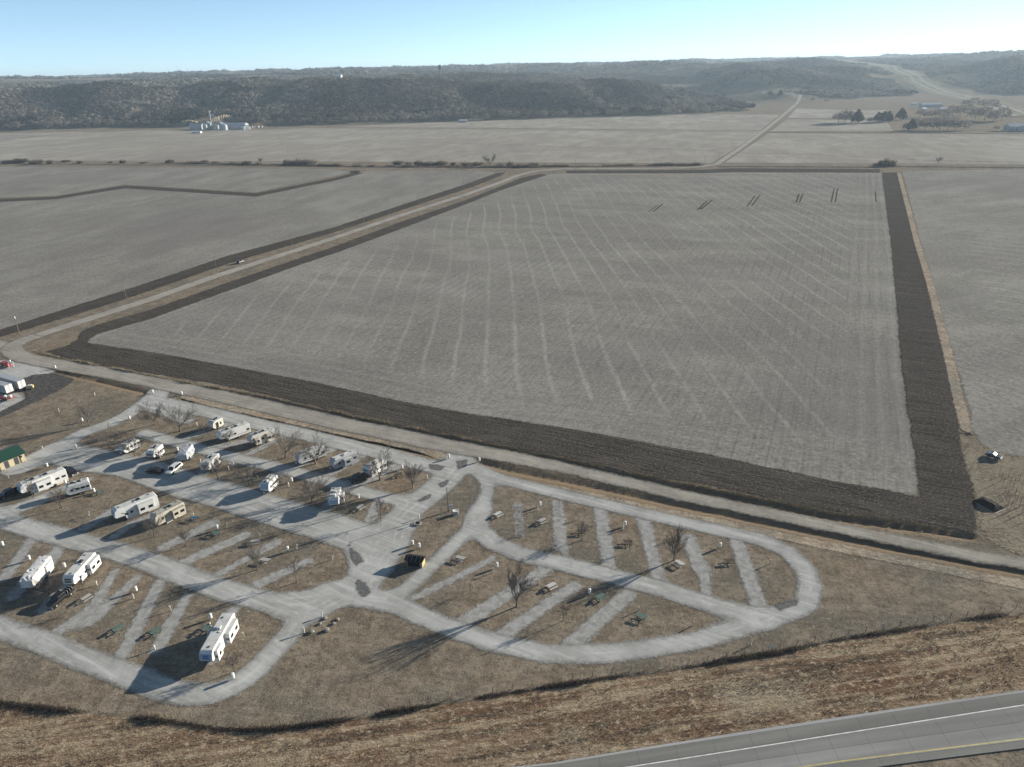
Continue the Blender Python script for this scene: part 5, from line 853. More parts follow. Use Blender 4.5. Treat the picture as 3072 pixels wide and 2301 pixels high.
def scatter(name, pts, rad, hgt, tint, nfaces, seed, mat, label, size=0.30, flat=0.75):
    protos = [clump_proto(nfaces, seed + i, flat, size) for i in range(5)]
    Vs = []; T = []
    r = np.random.RandomState(seed)
    pick = r.randint(0, 5, len(pts)); ang = r.uniform(0, 6.283, len(pts))
    for k in range(5):
        m = pick == k
        P = protos[k]
        ca, sa = np.cos(ang[m])[:, None], np.sin(ang[m])[:, None]
        X = (P[None, :, 0] * ca - P[None, :, 1] * sa) * rad[m][:, None] + pts[m, 0][:, None]
        Y = (P[None, :, 0] * sa + P[None, :, 1] * ca) * rad[m][:, None] + pts[m, 1][:, None]
        Z = P[None, :, 2] * rad[m][:, None] * 1.1 + pts[m, 2][:, None] + hgt[m][:, None]
        Vs.append(np.stack([X, Y, Z], -1).reshape(-1, 3))
        T.append(np.repeat(tint[m], nfaces))
    V = np.concatenate(Vs); T = np.concatenate(T)
    F = np.arange(len(V)).reshape(-1, 3)
    me = np_mesh(name, V, F, {'tint': ('FACE', T)})
    return setp(link_mesh(name, me, mat), label, kind='stuff')

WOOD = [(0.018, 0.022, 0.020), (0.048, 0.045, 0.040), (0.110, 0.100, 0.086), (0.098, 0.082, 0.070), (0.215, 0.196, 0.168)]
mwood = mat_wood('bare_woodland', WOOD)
medge = mat_wood('open_crown', [(0.13, 0.115, 0.10), (0.20, 0.18, 0.155)], 0.5)
mwood2 = mat_wood('far_woodland', [(0.04, 0.04, 0.036), (0.10, 0.092, 0.08), (0.19, 0.175, 0.148)])

CLEAR = [(-651.79, 1558.08, 36), (-671.79, 1560.08, 26), (-600.3, 1604.24, 44), (-622.3, 1588.24, 34), (-457.23, 2149.92, 14), (690, 1995, 140)]      # (x, y, radius) openings in the woods
def open_here(x, y):
    m = np.zeros(np.shape(x), bool)
    for cx, cy, rr in CLEAR:
        m |= np.hypot(x - cx, (y - cy)) < rr
    return m

def wood_points(y0, y1, sp, hmin, density, seed, patch=60.0):
    r = np.random.RandomState(seed)
    xs = np.arange(-0.86 * y1 - 150, 0.86 * y1 + 150, sp); ys = np.arange(y0, y1, sp)
    X, Y = np.meshgrid(xs, ys)
    X = X + r.uniform(-.48, .48, X.shape) * sp; Y = Y + r.uniform(-.48, .48, X.shape) * sp
    X = X.ravel(); Y = Y.ravel()
    H = hills(X, Y)
    ok = (np.abs(X) < 0.84 * Y + 120) & (H > hmin) & ~open_here(X, Y) & (seg_dist(X, Y, CORR) > np.where(Y > 2400, 60, 85))
    ok &= vnoise(X / patch + 11, Y / patch + 3) < density
    ok &= r.rand(len(X)) < 0.93
    return np.stack([X, Y, H], -1)[ok]

P1 = wood_points(1500, 2120, 8.4, 0.8, 0.93, 1)
keep = (P1[:, 0] < 560) | (P1[:, 1] > 1960)
P1 = P1[keep]
n1 = len(P1)
t1 = np.clip(1.25 * vnoise(P1[:, 0] / 85.0 + P1[:, 1] / 400.0, P1[:, 1] / 130.0) - .35 + rng.rand(n1) * .55, 0, 1)  # broad patches paint ravine shade into the crown tint, plus random variation per tree
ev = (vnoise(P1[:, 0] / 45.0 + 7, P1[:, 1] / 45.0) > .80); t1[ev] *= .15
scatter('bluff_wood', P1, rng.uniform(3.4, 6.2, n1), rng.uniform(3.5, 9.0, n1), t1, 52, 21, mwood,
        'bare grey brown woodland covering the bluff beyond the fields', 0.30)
P2 = wood_points(2120, 3300, 14.0, 2.0, 0.66, 2, 120.0)
n2 = len(P2)
scatter('upland_wood', P2, rng.uniform(6, 10.5, n2), rng.uniform(2, 5, n2), np.clip(1.2 * vnoise(P2[:, 0] / 140.0, P2[:, 1] / 190.0) - .3 + rng.rand(n2) * .5, 0, 1), 30, 41, mwood2,  # similar broad shade patches painted into these crowns' tint
        'hazy woodland on the rolling hills behind the bluff', 0.34, 0.6)
P3 = wood_points(3300, 7200, 36.0, 4.0, 0.62, 3, 260.0)
n3 = len(P3)
scatter('horizon_wood', P3, rng.uniform(14, 27, n3), rng.uniform(-2, 1, n3), rng.rand(n3), 20, 61, mwood2,
        'faint belts of woodland along the horizon', 0.42, 0.4)

# ------------------------------------------------------------------ bare trees
def frame(d):
    u = d.orthogonal().normalized()
    return u, d.cross(u)

def bare_tree(seed, kind):
    """returns trunk and crown meshes of a leafless tree of unit height (trunk base at the origin)"""
    r = random.Random(seed)
    trunk = MB(); crown = MB()
    def limb(mb, p, d, length, rad, depth, maxd, spread, droop, nseg):
        n = {0: 7, 1: 6, 2: 5, 3: 4}.get(depth, 3)
        q = Vector(p); dr = Vector(d); pts = [(q.copy(), rad)]
        for i in range(nseg):
            w = Vector((r.gauss(0, 1), r.gauss(0, 1), r.gauss(0, 1))) * (0.11 if depth else 0.04)
            dr = (dr + w + Vector((0, 0, droop))).normalized()
            q = q + dr * (length / nseg)
            pts.append((q.copy(), rad * (1 - 0.62 * (i + 1) / nseg)))
        for (a, ra), (b, rb) in zip(pts[:-1], pts[1:]):
            mb.tube(a, b, ra, rb, n, cap=False)
        if depth >= maxd: return
        kids = spec['kids'][depth]
        for k in range(kids):
            f = spec['from'][depth] + (1 - spec['from'][depth]) * (k + r.random()) / kids
            f = min(f, 0.999)
            i = min(int(f * nseg), nseg - 1); t_ = f * nseg - i
            a, ra = pts[i]; b, rb = pts[i + 1]
            base = a.lerp(b, t_); rr = (ra + (rb - ra) * t_)
            dd = (b - a).normalized(); u, v = frame(dd)
            ang = 6.283 * (k * 0.381966 + r.random() * 0.2) + depth
            tilt = spec['tilt'][depth] * r.uniform(0.7, 1.25)
            nd = (dd * math.cos(tilt) + (u * math.cos(ang) + v * math.sin(ang)) * math.sin(tilt)).normalized()
            limb(crown, base, nd, length * spec['len'][depth] * r.uniform(0.75, 1.2) * (1.0 - 0.35 * (f - spec['from'][depth])), max(rr * 0.60, 0.0022), depth + 1, maxd, spread, spec['up'], (5 if depth == 0 else 3) if depth < 2 else 2)
    spec = [
        dict(kids=(8, 8, 6, 4), tilt=(0.78, 0.45, 0.5, 0.5), len=(2.7, 0.50, 0.5, 0.55), up=0.055, trunk=0.24, rad=0.027, **{'from': (0.6, 0.22, 0.2, 0.2)}),
        dict(kids=(12, 6, 6, 4), tilt=(0.46, 0.34, 0.38, 0.4), len=(2.1, 0.52, 0.5, 0.5), up=0.07, trunk=0.27, rad=0.022, **{'from': (0.5, 0.25, 0.2, 0.2)}),
        dict(kids=(9, 7, 6, 5), tilt=(0.8, 0.6, 0.6, 0.5), len=(1.15, 0.55, 0.5, 0.5), up=0.05, trunk=0.42, rad=0.026, **{'from': (0.68, 0.2, 0.2, 0.2)}),
        dict(kids=(12, 6, 5, 4), tilt=(0.75, 0.5, 0.45, 0.4), len=(0.42, 0.5, 0.5, 0.5), up=0.07, trunk=0.86, rad=0.017, **{'from': (0.32, 0.3, 0.2, 0.2)}),
    ][kind]
    limb(trunk, (0, 0, -0.01), (r.gauss(0, .03), r.gauss(0, .03), 1), spec['trunk'], spec['rad'], 0, 4, 0, 0, 5)
    # scale crown so that the whole is one unit tall
    zmax = max(v[2] for v in crown.v)
    for mb in (trunk, crown): mb.v = [(x / zmax, y / zmax, z / zmax) for x, y, z in mb.v]
    return trunk.mesh('trunk'), crown.mesh('crown')

TREE_MESH = {}
for kind in range(4):
    for s in range(3 if kind == 0 else 2):
        TREE_MESH[(kind, s)] = bare_tree(100 + kind * 10 + s, kind)

def tree(name, label, loc, h, kind, k, group=None, cat='tree'):
    tm = TREE_MESH[(kind, k % (3 if kind == 0 else 2))]
    root = thing(name, label, cat, loc, (k * 2.39996) % 6.283, group)
    root.scale = (h * (1.02 if kind else 1.12), h * (1.02 if kind else 1.12), h)
    link_mesh('trunk', tm[0], M['trunk'], root)
    link_mesh('crown', tm[1], M['twig'], root)
    return root

for i, (x, y, h, kind, label) in enumerate(D['trees']):
    tree('bare_tree', label, (x, y, 0), h, kind, i, 'bare trees of the campground')

# brush along the far track and the hedge trees
def twig_cloud(n, seed, up=0.9):
    """bushy tangle of thin upright twigs, unit radius"""
    r = np.random.RandomState(seed)
    ang = r.uniform(0, 6.283, n); rr = np.sqrt(r.rand(n)) * 0.85
    base = np.stack([np.cos(ang) * rr * .55, np.sin(ang) * rr * .55, np.zeros(n)], -1)
    lean = np.stack([np.cos(ang) * rr * .7, np.sin(ang) * rr * .7, up * (1 - .45 * rr ** 2) * r.uniform(.55, 1.1, n)], -1)
    tip = base + lean + r.normal(scale=.06, size=(n, 3))
    side = np.cross(lean, r.normal(size=(n, 3))); side /= np.linalg.norm(side, axis=1)[:, None]
    w = r.uniform(.012, .035, n)[:, None]
    midp = base * .45 + tip * .55 + side * w * 2
    V = np.stack([base + side * w, base - side * w, midp + side * w * 1.6, tip], 1).reshape(-1, 3)
    i = np.arange(n)[:, None] * 4
    F = np.concatenate([i + [[0, 1, 2]], i + [[1, 3, 2]]]).reshape(-1, 3)
    return np_mesh('bush', V, F)
BUSH = [twig_cloud(260, 300 + i) for i in range(4)]
for i, (x, y, r_, label) in enumerate(D['bushes']):
    o = bpy.data.objects.new('bush', BUSH[i % 4]); COL.objects.link(o)
    if not BUSH[i % 4].materials: BUSH[i % 4].materials.append(M['brush'])
    o.location = (x, y, 0); o.rotation_euler = (0, 0, .25 * math.sin(i)); o.scale = (r_ * (1.1 + .5 * math.sin(i * 1.7)), r_ * 0.8, r_ * (.8 + .25 * math.sin(i * 2.9)))
    setp(o, label, 'bush', 'bushes along the far track')
for i, (x, y, h, kind, label) in enumerate(D['hedge_trees']):
    tree('bare_tree', label, (x, y, 0), h, kind, i + 3)

# individual trees that stand in front of the wood
FR = MB()
EDGE_CROWN = np_mesh('crown', clump_proto(300, 900, 0.95, 0.12) * (1, 1, .9) + (0, 0, .62), np.arange(900).reshape(-1, 3), {'tint': ('FACE', np.linspace(.0, 1, 300))})
EDGE_TRUNK = MB().tube((0, 0, -.05), (0, 0, .7), .035, .02, 6).mesh('trunk')
CEDAR_CROWN = np_mesh('crown', (lambda c: np.stack([c[:, 0] * (1.15 - .6 * np.clip(c[:, 2], 0, 1)), c[:, 1] * (1.15 - .6 * np.clip(c[:, 2], 0, 1)), c[:, 2] * 1.6 + .75], -1))(clump_proto(500, 901, 1.0, 0.16)), np.arange(1500).reshape(-1, 3), {'tint': ('FACE', np.zeros(500))})
for i, (x, y, z, r_, kind, label, grp) in enumerate(D['edge_trees']):
    root = thing('cedar_tree' if kind == 'cedar' else 'woodland_tree', label, 'tree', (x, y, z), i * 1.7, grp)
    root.scale = (r_, r_, r_ * (1.0 + .15 * math.sin(i * 3.1)))
    link_mesh('trunk', EDGE_TRUNK, M['trunk'], root)
    link_mesh('crown', CEDAR_CROWN if kind == 'cedar' else EDGE_CROWN, M['cedar'] if kind == 'cedar' else medge, root)

# tangled brush growing along the campground fence: one uncountable band
def brush_band(pts, seed, n, hgt, wid, name, label, mat, wk=1.0):
    r = np.random.RandomState(seed)
    P = np.array(pts); seg = np.hypot(*np.diff(P, axis=0).T); cum = np.concatenate([[0], np.cumsum(seg)])
    s = r.uniform(0, cum[-1], n)
    px = np.interp(s, cum, P[:, 0]); py = np.interp(s, cum, P[:, 1])
    den = vnoise(s / 6.0, s * 0 + seed) * 1.25 + vnoise(s / 1.7, s * 0 + 3 + seed) * .5
    px = px + r.normal(scale=wid, size=n); py = py + r.normal(scale=wid * .6, size=n)
    hh = hgt * np.clip(1.5 * den - .65, .08, 1.4) * r.uniform(.5, 1.1, n)
    lean = np.stack([r.normal(scale=.35, size=n), r.normal(scale=.35, size=n), np.ones(n)], -1) * hh[:, None]
    b = np.stack([px, py, np.zeros(n) - .02], -1)
    side = r.normal(size=(n, 3)); side[:, 2] *= .2; side /= np.linalg.norm(side, axis=1)[:, None]
    w = wk * r.uniform(.03, .09, n)[:, None]
    V = np.stack([b - side * w, b + side * w, b + lean + side * w * .8], 1).reshape(-1, 3)
    me = np_mesh(name, V, np.arange(n * 3).reshape(-1, 3))
    setp(link_mesh(name, me, mat), label, kind='stuff')
brush_band(D['brush'], 5, 22000, 0.7, 0.5, 'fence_brush', 'dark tangled weeds and brush along the campground fence', M['brush'])
brush_band(D['ditch_brush'][0], 6, 14000, 0.75, 0.4, 'ditch_weeds', 'dry weeds on the bank between county road and ploughed headland', plain('dry_weeds', (.30, .245, .165), .9, .0, var=.3), 1.5)
brush_band(D['hedge_line'], 7, 15000, 2.9, 2.4, 'hedge_weeds', 'low dark brush along the far field track', M['brush'], 4.5)

def tuft_field(name, poly, n, seed, label, mat, hmin, hmax):
    r = np.random.RandomState(seed)
    P = np.array(poly); lo, hi = P.min(0), P.max(0)
    lo = np.maximum(lo, (-120, 60)); hi = np.minimum(hi, (170, 400))
    q = r.uniform(lo, hi, (n * 3, 2)); q = q[poly_sd(q[:, 0], q[:, 1], poly) > .3]
    pat = vnoise(q[:, 0] / 4.0 + 4, q[:, 1] / 2.2) * .7 + vnoise(q[:, 0] / 1.1, q[:, 1] / .9 + 8) * .5
    q = q[pat > .60][:n]; n = len(q)
    k = 5
    ang = r.uniform(0, 6.283, (n, k)); h = r.uniform(hmin, hmax, n)[:, None] * r.uniform(.6, 1.1, (n, k))
    c = np.concatenate([q, np.full((n, 1), .03)], 1)[:, None, :]
    d = np.stack([np.cos(ang), np.sin(ang), ang * 0], -1)
    sd = np.stack([-np.sin(ang), np.cos(ang), ang * 0], -1)
    w = h[..., None] * .22
    tip = c + d * (h * .55)[..., None] + np.stack([ang * 0, ang * 0, h], -1)
    V = np.stack([c + sd * w, c - sd * w, tip], 2).reshape(-1, 3)
    me = np_mesh(name, V, np.arange(len(V)).reshape(-1, 3))
    setp(link_mesh(name, me, mat), label, kind='stuff')
mt = NT('straw'); nz = mt.noise(.5, 4, .7)
mt.color(mt.mix(mt.mr(nz, .35, .65), (.17, .115, .072), (.36, .30, .21)))
tuft_field('verge_tufts', D['verge'], 30000, 8, 'clumps of dry straw coloured grass on the roadside verge', mt.m, .08, .24)

# ------------------------------------------------------------------ camping trailers
def wheel(parent, x, y, r=0.36, w=0.24, name='wheel'):
    t = MB().tube((x, y - w / 2, r), (x, y + w / 2, r), r, r, 14).build(name, M['rubber'], parent)
    s = 1 if y > 0 else -1
    MB().tube((x, y + s * w * .4, r), (x, y + s * (w / 2 + .015), r), r * .55, r * .5, 10).build('hubcap', M['steel'], t)
    return t

def window(parent, x0, x1, z0, z1, y, side, frame=None):
    """dark pane in a thin frame on a side wall; side is +1 or -1"""
    e = 0.035
    ys = sorted((y + side * .004, y + side * .03))
    f = MB().box(x0 - e, x1 + e, ys[0], ys[1], z0 - e, z1 + e).build('window', frame or M['darksteel'], parent)
    ys = sorted((y + side * .032, y + side * .045))
    MB().box(x0, x1, ys[0], ys[1], z0, z1).build('pane', M['glass'], f)

def camper(loc, rz, L, H, kind, label, wall='white', roof='roof', cap=None, stripe='stripe', slides=(), wins=None, ac=('black', 1), cover=False, skirt=None,
           capwin=0, stripes=2, awning=True, emblem=False, vents=3, rearwin=True, name=None, wheels=True):
    root = thing(name or {'fifth': 'fifth_wheel_trailer', 'trailer': 'travel_trailer'}[kind], label, 'camping trailer', (loc[0], loc[1], 0.07), rz, 'camping trailers in the campground')
    W = 2.44; h = L / 2; wm = M[wall]
    if kind == 'fifth':
        prof = [(-h, .6), (h - 2.5, .6), (h - 2.35, 1.55), (h - .35, 1.6), (h, 2.0), (h - .28, H - .4), (h - .85, H), (-h + .2, H), (-h, H - .25)]
        capseg = [(h, 2.0), (h - .28, H - .4)]
    else:
        prof = [(-h, .6), (h - .75, .6), (h - .15, 1.05), (h, 1.55), (h - .38, H - .3), (h - .85, H), (-h + .2, H), (-h, H - .25)]
        capseg = [(h, 1.55), (h - .38, H - .3)]
    MB().prism(prof, -W / 2, W / 2).build('body', wm, root, bevel=.07, seg=2)
    if cover:
        # loose tarpaulin hung over roof and sides
        r = random.Random(int(L * 100))
        bmv = bmesh.new()
        nx, ny = 22, 15
        half = W / 2 + .06
        cols = []
        for i in range(nx + 1):
            x = -h - .05 + (L + .12) * i / nx
            row = []
            for j in range(ny + 1):
                s = (j / ny - .5) * 2 * (half + H - 1.25)
                if abs(s) < half: y, z = s, H + .05 - .05 * (s / half) ** 2
                else: y, z = math.copysign(half, s), H + .05 - (abs(s) - half)
                sag = .10 * math.sin(x * 2.3 + s * .7) + .06 * r.gauss(0, 1)
                if abs(s) > half: y += math.copysign(max(0.0, sag + .06), y)
                else: z += max(0.0, sag * .8)
                if kind == 'fifth' and x > h - 2.5: z = max(z, 1.6) if abs(s) > half else z
                if x > h - .9 and abs(s) <= half: z -= (x - h + .9) * .35
                row.append(bmv.verts.new((x, y, z)))
            cols.append(row)
        for i in range(nx):
            for j in range(ny): bmv.faces.new((cols[i][j], cols[i + 1][j], cols[i + 1][j + 1], cols[i][j + 1]))
        for e, i in ((1, nx), (-1, 0)):
            # end flap
            low = [bmv.verts.new((v.co.x + e * .06 + r.uniform(0, .05), v.co.y, 1.55 if kind == 'fifth' and e > 0 else 1.0)) for v in cols[i] if abs(v.co.y) <= half + .01 and v.co.z > H - .6]
            up = [v for v in cols[i] if abs(v.co.y) <= half + .01 and v.co.z > H - .6]
            for a in range(len(up) - 1): bmv.faces.new((up[a], up[a + 1], low[a + 1], low[a]))
        me = bpy.data.meshes.new('tarpaulin'); bmesh.ops.recalc_face_normals(bmv, faces=bmv.faces); bmv.to_mesh(me); bmv.free()
        link_mesh('tarpaulin', me, M['tarp' if wall != 'silver' else 'silver'], root)
    else:
        MB().box(-h + .25, h - .95, -W / 2 + .09, W / 2 - .09, H - .01, H + .035).build('roof', M[roof], root, bevel=.02, seg=1)
        for k in range(ac[1]):
            x = -h + L * (.40 + .28 * k)
            MB().prism([(x - .5, H + .035), (x + .5, H + .035), (x + .38, H + .36), (x - .42, H + .36)], -.36, .36).build('air_conditioner', M[ac[0]], root, bevel=.05)
        for k in range(vents):
            x = -h + L * (.14 + .70 * k / max(1, vents - 1)); y = (-.5, .45, .1)[k % 3]
            MB().prism([(x - .2, H + .035), (x + .2, H + .035), (x + .2, H + .16), (x - .2, H + .10)], y - .2, y + .2).build('roof_vent', M['roof' if k % 2 else 'darksteel'], root, bevel=.02, seg=1)
        if cap:
            (ax, az), (bx, bz) = capseg
            o = .03
            vs = []
            for yy in (-W / 2 + .10, W / 2 - .10):
                vs += [(ax + o, yy, az + .05), (bx + o, yy, bz), (bx - .05, yy, bz), (ax - .05, yy, az + .05)]
            c = MB().add(vs, [(0, 1, 5, 4), (0, 3, 2, 1), (4, 5, 6, 7), (1, 2, 6, 5), (0, 4, 7, 3)]).build('front_cap', M[cap], root)
            def onfront(t0, t1, y0, y1, mat, nm, par, lift=.02):
                P = lambda t: (ax + (bx - ax) * t + o + lift, az + (bz - az) * t)
                (x0, z0), (x1, z1) = P(t0), P(t1)
                MB().add([(x0, y0, z0), (x0, y1, z0), (x1, y1, z1), (x1, y0, z1), (x0 - .02, y0, z0), (x0 - .02, y1, z0), (x1 - .02, y1, z1), (x1 - .02, y0, z1)],
                         [(0, 1, 2, 3), (0, 4, 5, 1), (1, 5, 6, 2), (2, 6, 7, 3), (3, 7, 4, 0)]).build(nm, mat, par)
            if capwin:
                for k in range(capwin): onfront(.22 + .42 * k, .50 + .42 * k if capwin > 1 else .8, -.75, .75, M['glass'], 'front_window', c)
            if emblem:
                onfront(.25, .85, -.55, .55, M['blue'], 'emblem', c)
            if cap == 'black':
                # pale V on the black cap
                for s in (-1, 1):
                    P = lambda t: (ax + (bx - ax) * t + o + .02, az + (bz - az) * t)
                    (x0, z0), (x1, z1) = P(.05), P(.97)
                    MB().add([(x0, s * .35, z0), (x0, s * 1.1, z0), (x1, s * 1.1, z1), (x1, s * .95, z1)], [(0, 1, 2, 3)]).build('cap_stripe', M['roof'], c)
    # slide-outs: (side, centre x fraction, length, depth, bottom, top)
    sx = []
    for (side, cx, ln, dp) in slides:
        x0, x1 = -h + L * cx - ln / 2, -h + L * cx + ln / 2
        ys = sorted((side * (W / 2 - .02), side * (W / 2 + dp)))
        sl_ = MB().box(x0, x1, ys[0], ys[1], .75, H - .45).build('slide_out', wm, root, bevel=.04)
        ys2 = sorted((side * (W / 2 - .02), side * (W / 2 + dp + .03)))
        MB().box(x0 - .03, x1 + .03, ys2[0], ys2[1], H - .449, H - .40).build('slide_roof', M[roof], sl_)
        if not cover:
            n = 2 if ln > 2.4 else 1
            for k in range(n):
                w_ = .95 if ln > 2 else .6
                c = x0 + (x1 - x0) * (k + .5) / n
                window(sl_, c - w_ / 2, c + w_ / 2, 1.55, 2.2, side * (W / 2 + dp), side)
            e = .02
            yy = sorted((side * (W / 2 + dp * .25), side * (W / 2 + dp * .8)))
            MB().box(x1 + .004, x1 + .03, yy[0], yy[1], 1.6, 2.15).build('end_window', M['glass'], sl_)
        sx.append((side, x0, x1))
    if not cover:
        taken = lambda side, a, b: any(s == side and not (b < q0 - .1 or a > q1 + .1) for s, q0, q1 in sx)
        for side in (1, -1):
            for fx, wd in (wins or ((.10, .7), (.30, .9), (.52, .8), (.74, .55), (.88, .5))):
                c = -h + L * fx
                if taken(side, c - wd / 2, c + wd / 2) or c + wd / 2 > h - .95: continue
                window(root, c - wd / 2, c + wd / 2, 1.62, 2.15, side * W / 2, side)
        # entrance door on the curb side
        dx = -h + L * .62
        if not taken(-1, dx - .35, dx + .35):
            d = MB().box(dx - .33, dx + .33, -W / 2 - .03, -W / 2 - .004, .72, 2.5).build('door', M['cream' if wall != 'cream' else 'white'], root)
            MB().box(dx - .18, dx + .18, -W / 2 - .045, -W / 2 - .032, 1.7, 2.25).build('door_window', M['glass'], d)
        for side in (1, -1):
            for k in range(stripes):
                z0 = 1.05 + .23 * k
                xa, xb = -h + .15, h - (2.6 if kind == 'fifth' else 1.2)
                if k == 0 and not taken(side, xa, xb) :
                    y = side * W / 2
                    yy = (y + side * .004, y + side * .016)
                    v = [(xa, z0), (xb, z0 + .25), (xb, z0 + .33), (xa, z0 + .12)]
                    MB().prism(v, min(yy), max(yy)).build('stripe', M[stripe], root)
                elif not taken(side, h - 3.4, h - 1.3):
                    y = side * W / 2
                    yy = (y + side * .004, y + side * .016)
                    v = [(h - 3.3, 1.75), (h - 2.9, 1.75), (h - 1.5, 2.55), (h - 1.75, 2.55)]
                    MB().prism(v, min(yy), max(yy)).build('stripe', M[stripe], root)
        if awning:
            MB().tube((-h + L * .15, -W / 2 - .12, H - .28), (-h + L * .72, -W / 2 - .12, H - .28), .075, .075, 8).build('awning_tube', M['white' if wall != 'white' else 'roof'], root)
        if rearwin:
            MB().box(-h - .03, -h - .004, -.6, .6, 1.6, 2.1).build('rear_window', M['glass'], root)
    MB().box(-h - .12, -h - .004, -W / 2 + .1, W / 2 - .1, .5, .66).build('bumper', M['steel'], root)
    MB().box(-h + .15, h - (2.5 if kind == 'fifth' else .7), -W / 2 + .2, W / 2 - .2, .36, .599).build('chassis', M['darksteel'], root)
    if skirt:
        for s in (1, -1):
            yy = sorted((s * (W / 2 - .05), s * (W / 2 - .01)))
            MB().box(-h + .1, h - 2.7, yy[0], yy[1], .02, .62).build('skirting', M[skirt], root)
    if wheels:
        for x in (-h + L * .30, -h + L * .30 + .86):
            for s in (1, -1): wheel(root, x, s * (W / 2 - .10))
    if kind == 'fifth':
        for s in (1, -1):
            MB().box(h - 2.75, h - 2.63, s * .85 - .06, s * .85 + .06, .0, .75).build('landing_leg', M['steel'], root)
        MB().prism([(h - 1.75, 1.56), (h - 1.15, 1.57), (h - 1.35, 1.2), (h - 1.6, 1.2)], -.2, .2).build('king_pin', M['darksteel'], root)
    else:
        t = MB().tube((h - .8, .7, .52), (h + 1.0, 0, .5), .05, .05, 6).tube((h - .8, -.7, .52), (h + 1.0, 0, .5), .05, .05, 6).build('hitch', M['darksteel'], root)
        MB().tube((h + .8, 0, 0), (h + .8, 0, .8), .04, .04, 6).build('jack', M['steel'], t)
        for s in (-.17, .17):
            MB().lathe([(.02, .56), (.15, .6), (.15, .95), (.06, 1.03)], 10, (h + .28, s, 0)).build('propane_tank', M['white'], root, smooth=True)
    return root

R_ = D['rv']
def rvp(k, extra=0.0): x, y, rz, L = R_[k]; return (x, y), rz, L + extra
lo, rz, L = rvp('a', .9); camper(lo, rz, L, 3.65, 'fifth', 'long white fifth wheel with dark emblem on its pale blue front, nearest the highway', cap='bluegrey', emblem=True,
    slides=((1, .30, 4.1, .95), (1, .80, 2.0, .55), (-1, .45, 2.4, .6)), ac=('roof', 1), stripes=1)
lo, rz, L = rvp('b', .9); camper(lo, rz, L, 3.6, 'fifth', 'white fifth wheel with two dark front windows, parked behind the dark pickup', cap='white', capwin=2,
    slides=((1, .25, 3.6, .9),), ac=('black', 1), stripes=1)
lo, rz, L = rvp('c', .9); camper(lo, rz, L, 3.5, 'fifth', 'trailer wrapped in a loose white tarpaulin at the lower left', cover=True, slides=((1, .25, 2.6, .5),))
lo, rz, L = rvp('d', .9); camper(lo, rz, L, 3.75, 'fifth', 'large white fifth wheel with swirling grey stripes and blue grey front', cap='bluegrey', stripe='stripe', skirt='cream',
    slides=((1, .30, 3.8, .8),), wins=((.08, .8), (.2, .8), (.36, .5), (.5, .5), (.62, .5), (.74, .5)), stripes=2)
lo, rz, L = rvp('e', 1.0); camper(lo, rz, L, 3.3, 'trailer', 'beige fifth wheel trailer with dark stained roof behind a bare tree', wall='beige', roof='roof_tan', stripe='stripe', skirt='cream',
    slides=((1, .26, 3.2, .9),), stripes=1, ac=('black', 1))
lo, rz, L = rvp('f', .9); camper(lo, rz, L, 3.75, 'fifth', 'longest white fifth wheel, black pickup at its back end', wall='white', cap='bluegrey', stripe='tanstripe', skirt='cream',
    slides=((1, .52, 3.6, .95),), wins=((.08, .9), (.22, .9), (.36, .9), (.78, .6)), ac=('black', 2), stripes=1)
lo, rz, L = rvp('g', .9); camper(lo, rz, L, 3.2, 'trailer', 'short white travel trailer beside the tallest trimmed tree at the left', ac=('black', 2), stripes=2)
lo, rz, L = rvp('h', .9); camper(lo, rz, L, 2.8, 'trailer', 'small rounded white trailer under a spreading bare tree', cap='white', stripes=1)
lo, rz, L = rvp('i', .9); camper(lo, rz, L, 3.3, 'fifth', 'white fifth wheel with single dark front window', cap='silver', capwin=1, stripes=2)
lo, rz, L = rvp('j', .6); camper(lo, rz, L, 3.4, 'fifth', 'trailer under a crumpled grey cover beside the white pickup', wall='silver', cover=True)
lo, rz, L = rvp('k', .9); camper(lo, rz, L, 3.5, 'fifth', 'white fifth wheel with black V shaped front cap', cap='black', stripes=2, ac=('black', 1))
lo, rz, L = rvp('l', .9); camper(lo, rz, L, 2.9, 'trailer', 'smallest cream trailer at the top end of the upper row', wall='cream', slides=((1, .35, 1.7, .5),), stripes=1)
lo, rz, L = rvp('m', .9); camper(lo, rz, L, 3.5, 'fifth', 'long white trailer with two dark roof units in the upper row', ac=('black', 2), stripes=1, wins=((.08, .8), (.5, .6), (.7, .5)))
lo, rz, L = rvp('n', .9); camper(lo, rz, L, 3.5, 'fifth', 'cream fifth wheel with wide slide out, third in the upper row', wall='cream', cap='silver', slides=((1, .2, 2.6, .9), (1, .72, 1.8, .6)), skirt='cream', stripe='tanstripe', ac=('black', 2))
lo, rz, L = rvp('o', .9); camper(lo, rz, L, 3.4, 'trailer', 'long white travel trailer half behind a big bare tree', cap='bluegrey', stripes=1, ac=('roof', 1))
lo, rz, L = rvp('p', .9); camper(lo, rz, L, 3.2, 'trailer', 'old flat roofed silver trailer with white roof unit', wall='silver', roof='roof', slides=((1, .42, 2.3, .75),), ac=('white', 1), skirt='silver', stripes=0)
lo, rz, L = rvp('q', .9); camper(lo, rz, L, 3.4, 'fifth', 'last trailer of the upper row with blue front behind a spreading tree', wall='white', cap='bluegrey', emblem=True, slides=((1, .75, 2.0, .7),), ac=('white', 1))
lo, rz, L = rvp('r', .9); camper(lo, rz, L, 3.2, 'trailer', 'white travel trailer with pale blue tinted front standing alone by the wide lane', cap='bluegrey', stripes=1, ac=('roof_tan', 2))
lo, rz, L = rvp('s', .9); camper(lo, rz, L, 3.4, 'fifth', 'white fifth wheel with several dark roof vents and grey blue front', cap='bluegrey', slides=((1, .4, 2.0, .9),), ac=('roof', 2), vents=3, stripes=1)

